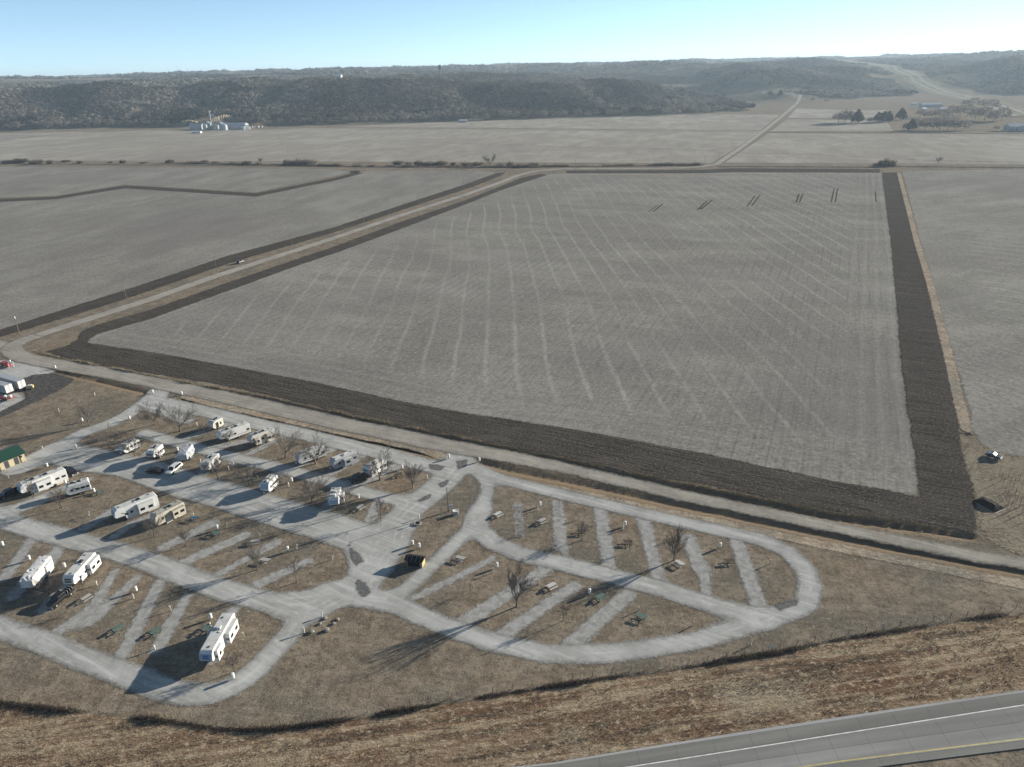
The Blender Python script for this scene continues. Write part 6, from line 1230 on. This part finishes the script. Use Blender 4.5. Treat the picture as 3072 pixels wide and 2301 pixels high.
# ------------------------------------------------------------------ cars and pickups
def vehicle(loc, rz, label, paint, kind='pickup', bed=None, L=None):
    pickup = kind == 'pickup'
    L = L or (5.7 if pickup else 4.7); W = 1.95 if pickup else 1.85; h = L / 2
    root = thing({'pickup': 'pickup_truck', 'suv': 'parked_car', 'car': 'parked_car'}[kind], label, {'pickup': 'pickup', 'suv': 'car', 'car': 'car'}[kind], (loc[0], loc[1], 0.07), rz)
    P = M[paint]; w = W / 2
    if pickup:
        MB().prism([(-h, .5), (h - .05, .45), (h, .75), (h - .06, 1.06), (h - 1.35, 1.16), (-h + 1.95, 1.16), (-h + 1.95, .78), (-h, .78)], -w, w).build('body', P, root, bevel=.06)
        for s in (1, -1):
            yy = sorted((s * w, s * (w - .1)))
            MB().box(-h, -h + 1.949, yy[0], yy[1], .781, 1.16).build('bed_side', P, root, bevel=.02, seg=1)
        MB().box(-h - .002, -h + .08, -w + .101, w - .101, .781, 1.14).build('tailgate', P, root)
        MB().box(-h + .082, -h + 1.94, -w + .102, w - .102, .782, .80).build('bed_floor', M['rubber'], root)
        x0, x1 = -h + 1.96, h - 1.25
        cab = [(x0, 1.14), (x1 + .05, 1.14), (x1 - .62, 1.84), (x0 + .18, 1.86)]
    else:
        top = 1.72 if kind == 'suv' else 1.45
        MB().prism([(-h, .45), (h - .05, .4), (h, .7), (h - .1, .92), (h - 1.2, 1.02), (-h + .35, 1.05), (-h + .02, .95)], -w, w).build('body', P, root, bevel=.07)
        x0, x1 = (-h + .12, h - 1.15) if kind == 'suv' else (-h + .55, h - 1.25)
        cab = [(x0, 1.0), (x1, 1.0), (x1 - .75, top), (x0 + (.35 if kind == 'suv' else .75), top)]
    b = .10
    vs = [(x, y * (1 - (.16 if z > 1.3 else .03)), z) for y in (-w, w) for x, z in cab]
    c = MB().add(vs, [(0, 1, 2, 3), (7, 6, 5, 4), (0, 4, 5, 1), (1, 5, 6, 2), (2, 6, 7, 3), (3, 7, 4, 0)]).build('cab', P, root, bevel=.05)
    # glass: lifted a little off the cab faces
    def pane(q, nm, out):
        cq = sum((Vector(p) for p in q), Vector()) / 4
        q2 = [cq + (Vector(p) - cq) * .82 + Vector(out) for p in q]
        MB().add([tuple(p) for p in q2], [(0, 1, 2, 3)]).build(nm, M['glass'], c)
    pane([vs[1], vs[5], vs[6], vs[2]], 'windscreen', (.03, 0, .03))
    pane([vs[0], vs[4], vs[7], vs[3]], 'rear_window', (-.03, 0, .02))
    pane([vs[0], vs[1], vs[2], vs[3]], 'side_window', (0, -.03, .05))
    pane([vs[4], vs[5], vs[6], vs[7]], 'side_window', (0, .03, .05))
    for x in (-h + 1.05, h - .95):
        for s in (1, -1): wheel(root, x, s * (w - .08), .38 if pickup else .34, .24)
    for s in (1, -1):
        MB().cbox((h + .0, s * (w - .28), .82), (.06, .34, .16)).build('headlight', M['white'], root)
        MB().cbox((-h - .0, s * (w - .12), .92), (.05, .14, .26)).build('tail_light', M['red'], root)
    MB().cbox((h + .03, 0, .52), (.12, W - .1, .18)).build('bumper', M['steel' if pickup else paint], root, bevel=.03)
    MB().cbox((-h - .03, 0, .52), (.12, W - .1, .18)).build('bumper', M['steel' if pickup else paint], root, bevel=.03)
    if bed == 'rack':
        for k in range(3):
            MB().tube((-h + .4 + .6 * k, -w + .05, 1.16), (-h + .4 + .6 * k, -w + .05, 1.75), .03).tube((-h + .4 + .6 * k, w - .05, 1.16), (-h + .4 + .6 * k, w - .05, 1.75), .03).tube((-h + .4 + .6 * k, -w + .05, 1.72), (-h + .4 + .6 * k, w - .05, 1.72), .03).build('rack', M['white'], root)
    return root

V_ = D['veh']
def vp(k): x, y, rz = V_[k]; return (x, y), rz
vehicle(*vp('white'), 'white car with dark windscreen parked in front of the grey covered trailer', 'white', 'suv', L=5.2)
vehicle(*vp('darkcar'), 'dark car in the shade on the wide lane', 'black', 'car')
vehicle(*vp('black_r'), 'black pickup backed up to the longest fifth wheel', 'black', 'pickup')
vehicle(*vp('black_f'), 'black pickup in shadow at the left edge of the camp', 'darkteal', 'pickup')
vehicle(*vp('dark_b'), 'dark pickup with pale rack bars in front of the white fifth wheel', 'black', 'pickup', bed='rack')
vehicle(*vp('black_q'), 'black pickup carrying white bars in front of the last upper row trailer', 'black', 'pickup', bed='rack')
vehicle(*vp('road'), 'dark car driving on the diagonal gravel road', 'darkteal', 'suv')
vehicle(*vp('right'), 'small dark blue car at the corner of the right hand field', 'darkteal', 'car', L=3.7)
vehicle(*vp('red'), 'red car beside white frames in the gravel yard', 'red', 'suv')

# ------------------------------------------------------------------ small campground things
def make_drum():
    root = thing('rubbish_drum', 'x', 'drum', (0, 0, 0), 0, 'white drums on stands')
    MB().lathe([(.27, .34), (.31, .38), (.31, .66), (.325, .68), (.31, .70), (.31, 1.0), (.325, 1.02), (.31, 1.04), (.30, 1.28)], 14).build('drum', M['barrel'], root)
    MB().lathe([(.325, 1.28), (.33, 1.32), (.22, 1.40), (.05, 1.42)], 14).build('lid', M['barrel'], root)
    for k in range(3):
        a = 2.1 * k + .4
        MB().cbox((.24 * math.cos(a), .24 * math.sin(a), .17), (.07, .07, .34)).build('leg', M['wood'], root)
    return root
d0 = make_drum()
for i, (x, y, label) in enumerate(D['barrels']):
    if i == 0: d0.location = (x, y, .05); d0['label'] = label
    else: copy_thing(d0, (x, y, .05), i * 1.3, None, label)

def make_post():
    root = thing('hookup_post', 'x', 'post', (0, 0, 0), 0, 'electric hookup posts')
    MB().box(-.08, .08, -.08, .08, -.02, 1.15).build('post', M['post'], root, bevel=.01, seg=1)
    b = MB().box(-.13, .13, .081, .23, .78, 1.2).build('socket_box', M['post'], root, bevel=.02, seg=1)
    MB().box(-.09, .09, .231, .24, .84, 1.1).build('cover', M['steel'], b)
    return root
p0 = make_post()
for i, (x, y, label) in enumerate(D['posts']):
    if i == 0: p0.location = (x, y, .05); p0['label'] = label
    else: copy_thing(p0, (x, y, .05), i * .9, (1, 1, 1.0 + .12 * math.sin(i * 2.0)), label)

def make_table(mat):
    root = thing('picnic_table', 'x', 'picnic table', (0, 0, 0), 0, 'picnic tables on the camping pads')
    for k in range(5):
        MB().box(-.95, .95, -.38 + .155 * k, -.38 + .155 * k + .14, .72, .76).build('plank', M[mat], root)
    for s in (1, -1):
        for k in range(2):
            y = s * .70 + .15 * (k - .5)
            MB().box(-.95, .95, y - .07, y + .07, .42, .46).build('seat_plank', M[mat], root)
        x = s * .68
        MB().add([(x - .04, -.30, .719), (x + .04, -.30, .719), (x + .04, -.20, .719), (x - .04, -.20, .719), (x - .04, -.68, 0), (x + .04, -.68, 0), (x + .04, -.58, 0), (x - .04, -.58, 0)],
                 [(0, 1, 2, 3), (4, 5, 6, 7), (0, 1, 5, 4), (1, 2, 6, 5), (2, 3, 7, 6), (3, 0, 4, 7)]).build('leg', M['darksteel'], root)
        MB().add([(x - .04, .30, .719), (x + .04, .30, .719), (x + .04, .20, .719), (x - .04, .20, .719), (x - .04, .68, 0), (x + .04, .68, 0), (x + .04, .58, 0), (x - .04, .58, 0)],
                 [(0, 1, 2, 3), (4, 5, 6, 7), (0, 1, 5, 4), (1, 2, 6, 5), (2, 3, 7, 6), (3, 0, 4, 7)]).build('leg', M['darksteel'], root)
        MB().box(x - .03, x + .03, -.77, .77, .36, .419).build('crossbar', M['darksteel'], root)
    return root
TB = {}
for i, (x, y, c, rot, label) in enumerate(D['tables']):
    if c not in TB:
        o = TB[c] = make_table('table_' + c)
        o.location = (x, y, .06); o.rotation_euler = (0, 0, R(rot)); o['label'] = label
        o.scale = (1.05, 1.05, 1.0)
    else: copy_thing(TB[c], (x, y, .06), R(rot), (1.05, 1.05, 1.0), label)

for i, (x, y, r_, label) in enumerate(D['rocks']):
    bm = bmesh.new(); bmesh.ops.create_icosphere(bm, subdivisions=2, radius=r_)
    rr = random.Random(i)
    for v in bm.verts: v.co *= rr.uniform(.86, 1.1); v.co.z = max(v.co.z * .62, -.1)
    me = bpy.data.meshes.new('boulder'); bm.to_mesh(me); bm.free()
    o = link_mesh('boulder', me, M['rock']); o.location = (x, y, r_ * .3); setp(o, label, 'boulder', 'boulders on the lawn corner')

# light pole, pump kiosk and cabinet on the grass island
x, y = D['lightpole']
root = thing('lamp_post', 'tall dark lamp post on the grass island between the lanes', 'lamp post', (x, y, 0))
MB().tube((0, 0, -.1), (0, 0, 7.0), .11, .07, 10).build('pole', M['darksteel'], root)
MB().tube((0, 0, 6.85), (.25, -.9, 7.05), .04, .035, 6).build('arm', M['darksteel'], root)
MB().cbox((.3, -1.1, 7.03), (.28, .55, .14)).build('lamp_head', M['steel'], root, bevel=.03)
x, y = D['kiosk']
root = thing('electric_panel', 'grey metal meter panel on posts beside the lamp post', 'meter panel', (x, y, 0), .5)
for s in (-.5, .5): MB().box(s - .05, s + .05, -.05, .05, -.05, 1.9).build('post', M['steel'], root)
MB().box(-.6, .6, -.051, -.02, .9, 1.8).build('board', M['steel'], root)
for s in (-.3, .25): MB().box(s - .18, s + .18, -.2, -.052, 1.0, 1.65).build('meter_box', M['roof'], root, bevel=.02, seg=1)
x, y = D['cabinet']
root = thing('utility_cabinet', 'low pale utility cabinet with sloping lid near the lamp post', 'cabinet', (x, y, 0), .35)
MB().prism([(-.55, 0), (.55, 0), (.55, .95), (-.55, 1.15)], -.5, .5).build('body', M['steel'], root, bevel=.03)
MB().prism([(-.6, 1.152), (.6, .952), (.6, 1.0), (-.6, 1.2)], -.55, .55).build('lid', M['roof'], root)
MB().box(-.5, .5, -.52, -.501, .1, .8).build('door', M['silver'], root)
x, y = D['tyre']
o = MB().lathe([(.55, .0), (.95, .02), (1.0, .18), (.92, .34), (.62, .34), (.55, .2)], 20).mesh('planter_ring')
bm = bmesh.new(); bm.from_mesh(o); bmesh.ops.delete(bm, geom=[f for f in bm.faces if len(f.verts) > 4], context='FACES'); bm.to_mesh(o); bm.free()
root = thing('dump_station', 'pale round concrete ring by the lane edge on the grass island', 'concrete ring', (x, y, .02))
link_mesh('ring', o, M['rock'], root)
MB().lathe([(.54, .0), (.54, .08)], 20).build('drain_cover', M['darksteel'], root)

# roofed rubbish enclosure
x, y, rz = D['shed']
root = thing('rubbish_shed', 'low dark shed with black roof and pale yellow end wall between two lanes', 'shed', (x, y, 0), rz)
MB().prism([(-1.9, 0), (1.9, 0), (1.9, 1.7), (-1.9, 1.7)], -1.0, 1.0).build('wall', M['wood'], root)
MB().add([(-2.1, -1.25, 1.705), (2.1, -1.25, 1.705), (2.1, 1.25, 1.705), (-2.1, 1.25, 1.705), (-2.1, 0, 2.3), (2.1, 0, 2.3)], [(0, 1, 5, 4), (2, 3, 4, 5), (0, 4, 3), (1, 2, 5), (0, 3, 2, 1)]).build('roof', M['blackroof'], root)
for k in range(4):
    xx = -1.5 + k * 1.0
    MB().add([(xx - .03, 0, 2.32), (xx + .03, 0, 2.32), (xx + .03, -1.2, 1.76), (xx - .03, -1.2, 1.76)], [(0, 1, 2, 3)]).build('roof_batten', M['steel'], root)
MB().box(1.901, 1.94, -.9, .9, .1, 1.65).build('end_panel', M['yellow'], root)
MB().box(-1.4, 1.4, -1.03, -1.001, .15, 1.45).build('gate', M['blackroof'], root)

# rest room block with green roof at the left edge
x, y, rz = D['restroom']
root = thing('restroom_building', 'cream block restroom with green metal roof at the left edge', 'building', (x, y, 0), rz)
W_, Dp = 11.0, 7.0
MB().box(-W_, 0, 0, Dp, 0, 2.6).build('wall', M['block'], root)
rf = MB().add([(-W_ - .6, -.7, 2.605), (.6, -.7, 2.605), (.6, Dp + .7, 2.605), (-W_ - .6, Dp + .7, 2.605), (-W_ - .6, Dp / 2, 4.1), (.6, Dp / 2, 4.1)],
              [(0, 1, 5, 4), (2, 3, 4, 5), (0, 4, 3), (1, 2, 5), (0, 3, 2, 1)]).build('roof', M['green_roof'], root)
sd_ = math.atan2(1.495, Dp / 2 + .7)
for k in range(24):
    xx = -W_ - .5 + k * .5
    MB().add([(xx - .02, -.7, 2.63), (xx + .02, -.7, 2.63), (xx + .02, Dp / 2, 4.125), (xx - .02, Dp / 2, 4.125), (xx - .02, -.7, 2.61), (xx + .02, -.7, 2.61), (xx + .02, Dp / 2, 4.10), (xx - .02, Dp / 2, 4.10)],
             [(0, 1, 2, 3), (0, 4, 5, 1), (1, 5, 6, 2), (3, 7, 4, 0)]).build('roof_rib', M['green_roof'], rf)
for c in (-2.1, -4.6, -8.5):
    d = MB().box(c - .55, c + .55, -.04, -.003, .03, 2.15).build('door', M['darksteel'], root)
MB().box(-1.2, -.5, -.03, -.003, 1.5, 2.1).build('window', M['glass'], root)
for s in (-W_ + .1, -5.5, -.1): MB().box(s - .08, s + .08, -.62, -.46, 0, 2.6).build('porch_post', M['cream'], root)

# parked semi trailers and bits in the gravel yard
def box_trailer(x, y, rz, L, label):
    root = thing('box_trailer', label, 'semi trailer', (x, y, .06), rz, 'semi trailers in the gravel yard')
    MB().box(-L, 0, -1.28, 1.28, 1.15, 4.0).build('box', M['silver'], root, bevel=.03, seg=1)
    for s in (-1, 1):
        yy = sorted((s * .03, s * 1.2))
        d = MB().box(.004, .05, yy[0], yy[1], 1.25, 3.9).build('rear_door', M['white'], root)
        MB().tube((.08, s * .25, 1.3), (.08, s * .25, 3.85), .02, .02, 6).build('lock_rod', M['steel'], d)
    MB().box(-L + .5, -.2, -.5, .5, .95, 1.148).build('chassis', M['darksteel'], root)
    MB().box(-.02, .03, -1.2, 1.2, .55, .68).build('bumper', M['darksteel'], root)
    for xx in (-1.2, -2.5):
        for s in (1, -1): wheel(root, xx, s * 1.05, .5, .5)
    for s in (-1, 1): MB().box(-L + 2.5, -L + 2.65, s * .9 - .06, s * .9 + .06, 0, 1.1).build('landing_leg', M['steel'], root)
for x, y, rz, L_, lab in D['semis']: box_trailer(x, y, rz, L_, lab)
x, y, rz = D['generator']
root = thing('generator', 'small yellow and white trailer generator beside the semi trailer', 'generator', (x, y, .06), rz)
MB().box(-1.0, 1.0, -.6, .6, .5, 1.5).build('housing', M['yellow'], root, bevel=.08)
MB().box(-.6, .6, -.45, .45, 1.505, 1.65).build('hood', M['white'], root, bevel=.04)
for s in (1, -1): wheel(root, -.1, s * .72, .33, .2)
MB().tube((1.0, 0, .5), (2.0, 0, .45), .04).build('drawbar', M['darksteel'], root)
x, y, rz = D['flatbed']
root = thing('flatbed_trailer', 'rust red flatbed trailer loaded with white tanks at the left edge', 'trailer', (x, y, .06), rz)
MB().box(-4.5, 1.5, -1.1, 1.1, .8, .95).build('deck', M['red'], root)
for xx in (-.5, -1.5):
    for s in (1, -1): wheel(root, xx, s * .9, .38, .3)
for xx in (-1.2, .6): MB().lathe([(.1, .951), (.55, .96), (.55, 1.6), (.15, 1.75)], 14, (xx, .1, 0)).build('tank', M['white'], root)
MB().tube((1.5, .5, .85), (2.9, 0, .6), .05).tube((1.5, -.5, .85), (2.9, 0, .6), .05).build('drawbar', M['darksteel'], root)
x, y = D['whiteframe']
root = thing('loading_frame', 'white upright pipe frame beside the red car', 'frame', (x, y, .06), .3)
for s in (-.8, .8):
    MB().tube((s, 0, 0), (s, 0, 2.4), .09, .09, 8).build('upright', M['white'], root)
MB().tube((-.8, 0, 2.3), (.8, 0, 2.3), .08, .08, 8).build('crossbar', M['white'], root)
MB().lathe([(.3, 2.45), (.34, 2.5), (.34, 3.0), (.2, 3.1)], 12, (0, 0, 0)).build('tank', M['white'], root)

# poles along the diagonal road
def power_pole(x, y, h, rz, label, can):
    root = thing('power_pole', label, 'power pole', (x, y, 0), rz, 'wooden power poles along the gravel roads')
    MB().tube((0, 0, -.2), (0, 0, h), .15, .10, 8).build('pole', M['wood'], root)
    MB().box(-1.1, 1.1, -.16, -.06, h - .75, h - .62).build('crossarm', M['wood'], root)
    for s in (-1.0, 0, 1.0):
        z = h - .62 if s else h
        MB().lathe([(.04, 0), (.06, .06), (.03, .16)], 8, (s, -.11 if s else 0, z)).build('insulator', M['white'], root)
    if can: MB().lathe([(.2, 0), (.3, .05), (.3, .8), (.1, .9)], 12, (0, -.42, h - 1.9)).build('transformer', M['white'], root)
for i, (x, y, h, rz, lab) in enumerate(D['poles']): power_pole(x, y, h, rz, lab, i == 0)

# wire fence between lawn and verge
root = thing('wire_fence', 'low wire fence on thin posts along the edge of the lawn', 'fence', (0, 0, 0))
FP = np.array(D['fence']); seg = np.hypot(*np.diff(FP, axis=0).T); cum = np.concatenate([[0], np.cumsum(seg)])
pm = MB().box(-.045, .045, -.045, .045, -.1, 1.25).mesh('post')
fp = []
for k, s in enumerate(np.arange(0, cum[-1], 3.6)):
    x, y = np.interp(s, cum, FP[:, 0]), np.interp(s, cum, FP[:, 1])
    o = link_mesh('post', pm, M['wood'], root); o.location = (x, y, 0); o.rotation_euler = (0, 0, k * .3); fp.append((x, y))
for z in (.45, .8, 1.12):
    mb = MB()
    for a, b in zip(fp[:-1], fp[1:]): mb.tube((a[0], a[1], z), (b[0], b[1], z), .012, .012, 3, cap=False)
    mb.build('wire', M['darksteel'], root)

# trellis poles at the right
pm = MB().tube((0, 0, -.1), (0, 0, 3.0), .055, .045, 6).mesh('pole')
for i, (x, y, label) in enumerate(D['trellis']):
    o = link_mesh('trellis_pole', pm, M['wood']); o.location = (x, y, 0); o.rotation_euler = (.02 * math.sin(i * 2), .02 * math.cos(i * 3), 0)
    setp(o, label, 'pole', 'thin trellis poles on bare earth')
x, y, rz = D['heap']
root = thing('covered_heap', 'low black tarpaulin covered heap with a pale pipe along its near side', 'heap', (x, y, 0), rz)
bm = bmesh.new(); bmesh.ops.create_grid(bm, x_segments=18, y_segments=12, size=1)
for v in bm.verts:
    e = max(abs(v.co.x), abs(v.co.y)); nz_ = float(vnoise(v.co.x * 3 + 5, v.co.y * 3 + 2))
    v.co = (v.co.x * 2.9, v.co.y * 1.7, .02 + (.9 + .5 * nz_) * (1 - e ** 3))
me = bpy.data.meshes.new('tarpaulin'); bm.to_mesh(me); bm.free(); link_mesh('tarpaulin', me, M['blackroof'], root)
MB().tube((3.05, -1.8, .08), (2.95, 1.8, .08), .06, .06, 8).build('pipe', M['silver'], root)

# sign by the fence
x, y = D['sign']
root = thing('lawn_sign', 'small white sign panel on two legs near the fence', 'sign', (x, y, 0), .1)
for s in (-.35, .35): MB().box(s - .03, s + .03, -.03, .03, -.1, 1.3).build('leg', M['post'], root)
MB().box(-.4, .4, -.05, -.031, .8, 1.25).build('panel', M['white'], root)

# ------------------------------------------------------------------ the grain farm at the foot of the bluff
def gable(name, label, cat, loc, rz, L, W, h, rise, wall, roof, doors=1, group=None):
    root = thing(name, label, cat, loc, rz, group)
    MB().prism([(-L / 2, -1), (L / 2, -1), (L / 2, h), (-L / 2, h)], -W / 2, W / 2).build('wall', M[wall], root)
    for s in (-1, 1):
        x = s * (L / 2 - .01); MB().add([(x, -W / 2, h), (x, W / 2, h), (x, 0, h + rise)], [(0, 1, 2)]).build('gable', M[wall], root)
    o = .5
    rz_ = rise * (1 + 2 * o / W)
    MB().add([(-L / 2 - o, -W / 2 - o, h + .02 - rise * 2 * o / W), (L / 2 + o, -W / 2 - o, h + .02 - rise * 2 * o / W), (L / 2 + o, 0, h + rise + .02), (-L / 2 - o, 0, h + rise + .02), (L / 2 + o, W / 2 + o, h + .02 - rise * 2 * o / W), (-L / 2 - o, W / 2 + o, h + .02 - rise * 2 * o / W)],
             [(0, 1, 2, 3), (3, 2, 4, 5)]).build('roof', M[roof], root)
    for k in range(doors):
        MB().box(L / 2 + .003, L / 2 + .06, -W * .22, W * .22, -.5, h * .85).build('door', M['silver'], root)
    for k in range(3):
        c = -L / 3 + k * L / 3
        MB().box(c - .8, c + .8, -W / 2 - .05, -W / 2 - .004, 1.2, 2.4).build('window', M['glass'], root)
    return root
def bin_(loc, r_, h, label):
    root = thing('grain_bin', label, 'grain bin', loc, 0, 'grain bins of the far farm')
    MB().lathe([(r_, -1), (r_, h)], 20).build('wall', M['galv_roof'], root)
    MB().lathe([(r_ + .1, h + .01), (r_ * .12, h + r_ * .5), (r_ * .12, h + r_ * .5 + .5)], 20).build('roof', M['galv_roof'], root)
    MB().box(-r_ - .06, -r_ + .03, -.5, .5, 0, 2).build('door', M['darksteel'], root)
for k, v in D['gables'].items():
    x, y, z, rz, L_, W_2, h_, rise, wall, roof, name, label, cat = v
    gable(name, label, cat, (x, y, z), rz, L_, W_2, h_, rise, wall, roof)
for x, y, z, r_, h_, lab in D['bins']: bin_((x, y, z), r_, h_, lab)
x, y, z = D['leg']
root = thing('grain_elevator', 'thin white grain elevator leg with sloping spouts above the bins', 'grain elevator', (x, y, z))
MB().box(-.8, .8, -.8, .8, -1, 31).build('tower', M['galv_roof'], root)
MB().box(-1.6, 1.6, -1.3, 1.3, 31.01, 34).build('head_house', M['galv_roof'], root)
for dx, dz in ((14, 12), (22, 11), (-9, 12), (30, 10)):
    MB().tube((0, -.9, 31), (dx, -2, dz), .35, .35, 6).build('spout', M['galv_roof'], root)
for i, (x, y, z, lab) in enumerate(D['bales']):
    o = MB().tube((-.9, 0, 1.0), (.9, 0, 1.0), 1.1, 1.1, 12).build('white_bale', M['tarp']); o.location = (x, y, z); o.rotation_euler = (0, 0, .5 * i)
    o.scale = (1.5, 1.5, 1.5); setp(o, lab, 'bale', 'white wrapped bales right of the long shed')
# yellow loess cut in the bluff: ribbed bare face
for i, (pts, lab) in enumerate(D['cuts']):
    (x0, y0, z0), (x1, y1, z1), hgt = pts
    n = 26; V = []
    for k in range(n + 1):
        t_ = k / n; bx_, by_ = x0 + (x1 - x0) * t_, y0 + (y1 - y0) * t_
        zz = z0 + (z1 - z0) * t_
        rb = 3.0 * abs(math.sin(k * 1.15 + i)) + 1.2 * math.sin(k * 2.7)
        th = hgt * (.65 + .35 * math.sin(math.pi * min(1, t_ * 1.15))) * (.85 + .15 * math.sin(k * 1.9))
        V += [(bx_, by_ - 6 - rb, zz - 3), (bx_, by_ - 2 - rb * .8, zz + th * .35), (bx_, by_ + 1 - rb * .4, zz + th * .8), (bx_, by_ + 4, zz + th), (bx_, by_ + 14, float(hills(bx_, by_ + 14)) + .2)]
    F = [(k * 5 + j, k * 5 + 5 + j, k * 5 + 6 + j, k * 5 + 1 + j) for k in range(n) for j in range(4)]
    if i == 0:
        t = NT('loess'); a = t.noise(.25, 4, .7, vec=t.mapped((1, 1, .2), 0)); t.color(t.mix(t.mr(a, .4, .65), (.17, .145, .10), (.40, .325, .20))); mloess = t.m
    o = link_mesh('earth_cut', np_mesh('earth_cut', V, F), mloess); setp(o, lab, kind='structure')

# water tower and masts on the skyline
x, y, z, s = D['watertower']
root = thing('water_tower', 'grey water tower rising above the wooded skyline', 'water tower', (x, y, z))
root.scale = (s, s, s)
MB().lathe([(2.6, -2), (2.0, 1.0), (1.9, 16), (2.6, 18.5)], 18).build('stem', M['darksteel'], root)
MB().lathe([(2.6, 18.51), (5.2, 21), (5.6, 23.5), (5.2, 26), (3.2, 27.8), (.4, 28.4)], 22).build('tank', M['darksteel'], root)
MB().tube((0, 0, 28.4), (0, 0, 30), .12, .05, 6).build('aerial', M['darksteel'], root)
for x, y, z, h_, lab in D['masts']:
    root = thing('radio_mast', lab, 'mast', (x, y, z), 0, 'radio masts on the skyline')
    mb = MB()
    for k in range(3):
        a = 2.094 * k; mb.tube((1.2 * math.cos(a), 1.2 * math.sin(a), 0), (.3 * math.cos(a), .3 * math.sin(a), h_), .35, .25, 4)
    mb.build('lattice', M['silver'], root)
    MB().tube((0, 0, h_), (0, 0, h_ * 1.06), .2, .1, 4).build('aerial', M['darksteel'], root)

# far valley road on the right, laid over the rolling ground
def ribbon(name, pts, w, lift, mat, label):
    P = np.array(pts); seg = np.hypot(*np.diff(P, axis=0).T); cum = np.concatenate([[0], np.cumsum(seg)])
    V = []; s = np.arange(0, cum[-1], 12.0); F = []
    for q in s:
        x, y = np.interp(q, cum, P[:, 0]), np.interp(q, cum, P[:, 1]); x2, y2 = np.interp(q + 2, cum, P[:, 0]), np.interp(q + 2, cum, P[:, 1])
        d = np.array([x2 - x, y2 - y]) + 1e-9; d /= np.linalg.norm(d); n = np.array([-d[1], d[0]])
        for k in np.linspace(-w / 2, w / 2, 5):
            xx, yy = x + n[0] * k, y + n[1] * k
            V.append((xx, yy, float(hills(xx, yy)) + lift))
    for i in range(len(s) - 1):
        for k in range(4): a = i * 5 + k; F.append((a, a + 1, a + 6, a + 5))
    setp(link_mesh(name, np_mesh(name, V, F), mat), label, kind='structure')
mfar = mat_concrete('far_road', (.30, .285, .26), R(60))
t = NT('far_verge'); a = t.noise(.03, 4, .6); t.color(t.mix(t.mr(a, .4, .6), (.25, .215, .155), (.18, .165, .115))); mfv = t.m
ribbon('valley_verge', D['valley'], 78, .8, mfv, 'pale grass corridor of the divided highway climbing the far valley')
for o_ in (-14, 14):
    pts = [(x + o_, y) for x, y in D['valley']]
    ribbon('valley_highway', pts, 10, 1.3, mfar, 'carriageway of the divided highway climbing the far valley')
ribbon('hill_road', D['hillroad'], 7, .7, mfar, 'straight road running up to the low ridge')

# ------------------------------------------------------------------ air
hz = MB().box(-13500, 13500, -2500, 14500, -2.6, 155).build('haze', None)
mh = bpy.data.materials.new('haze'); mh.use_nodes = True; nt = mh.node_tree; nt.nodes.clear()
ho = nt.nodes.new('ShaderNodeOutputMaterial'); pv = nt.nodes.new('ShaderNodeVolumePrincipled')
pv.inputs['Color'].default_value = (0.68, 0.85, 1.0, 1)
pv.inputs['Density'].default_value = 0.000085
pv.inputs['Anisotropy'].default_value = 0.2
nt.links.new(pv.outputs[0], ho.inputs['Volume'])
mh.cycles.homogeneous_volume = True
mh.cycles.volume_sampling = 'DISTANCE'
hz.data.materials.append(mh)
setp(hz, 'thin blue haze over the valley', kind='stuff')
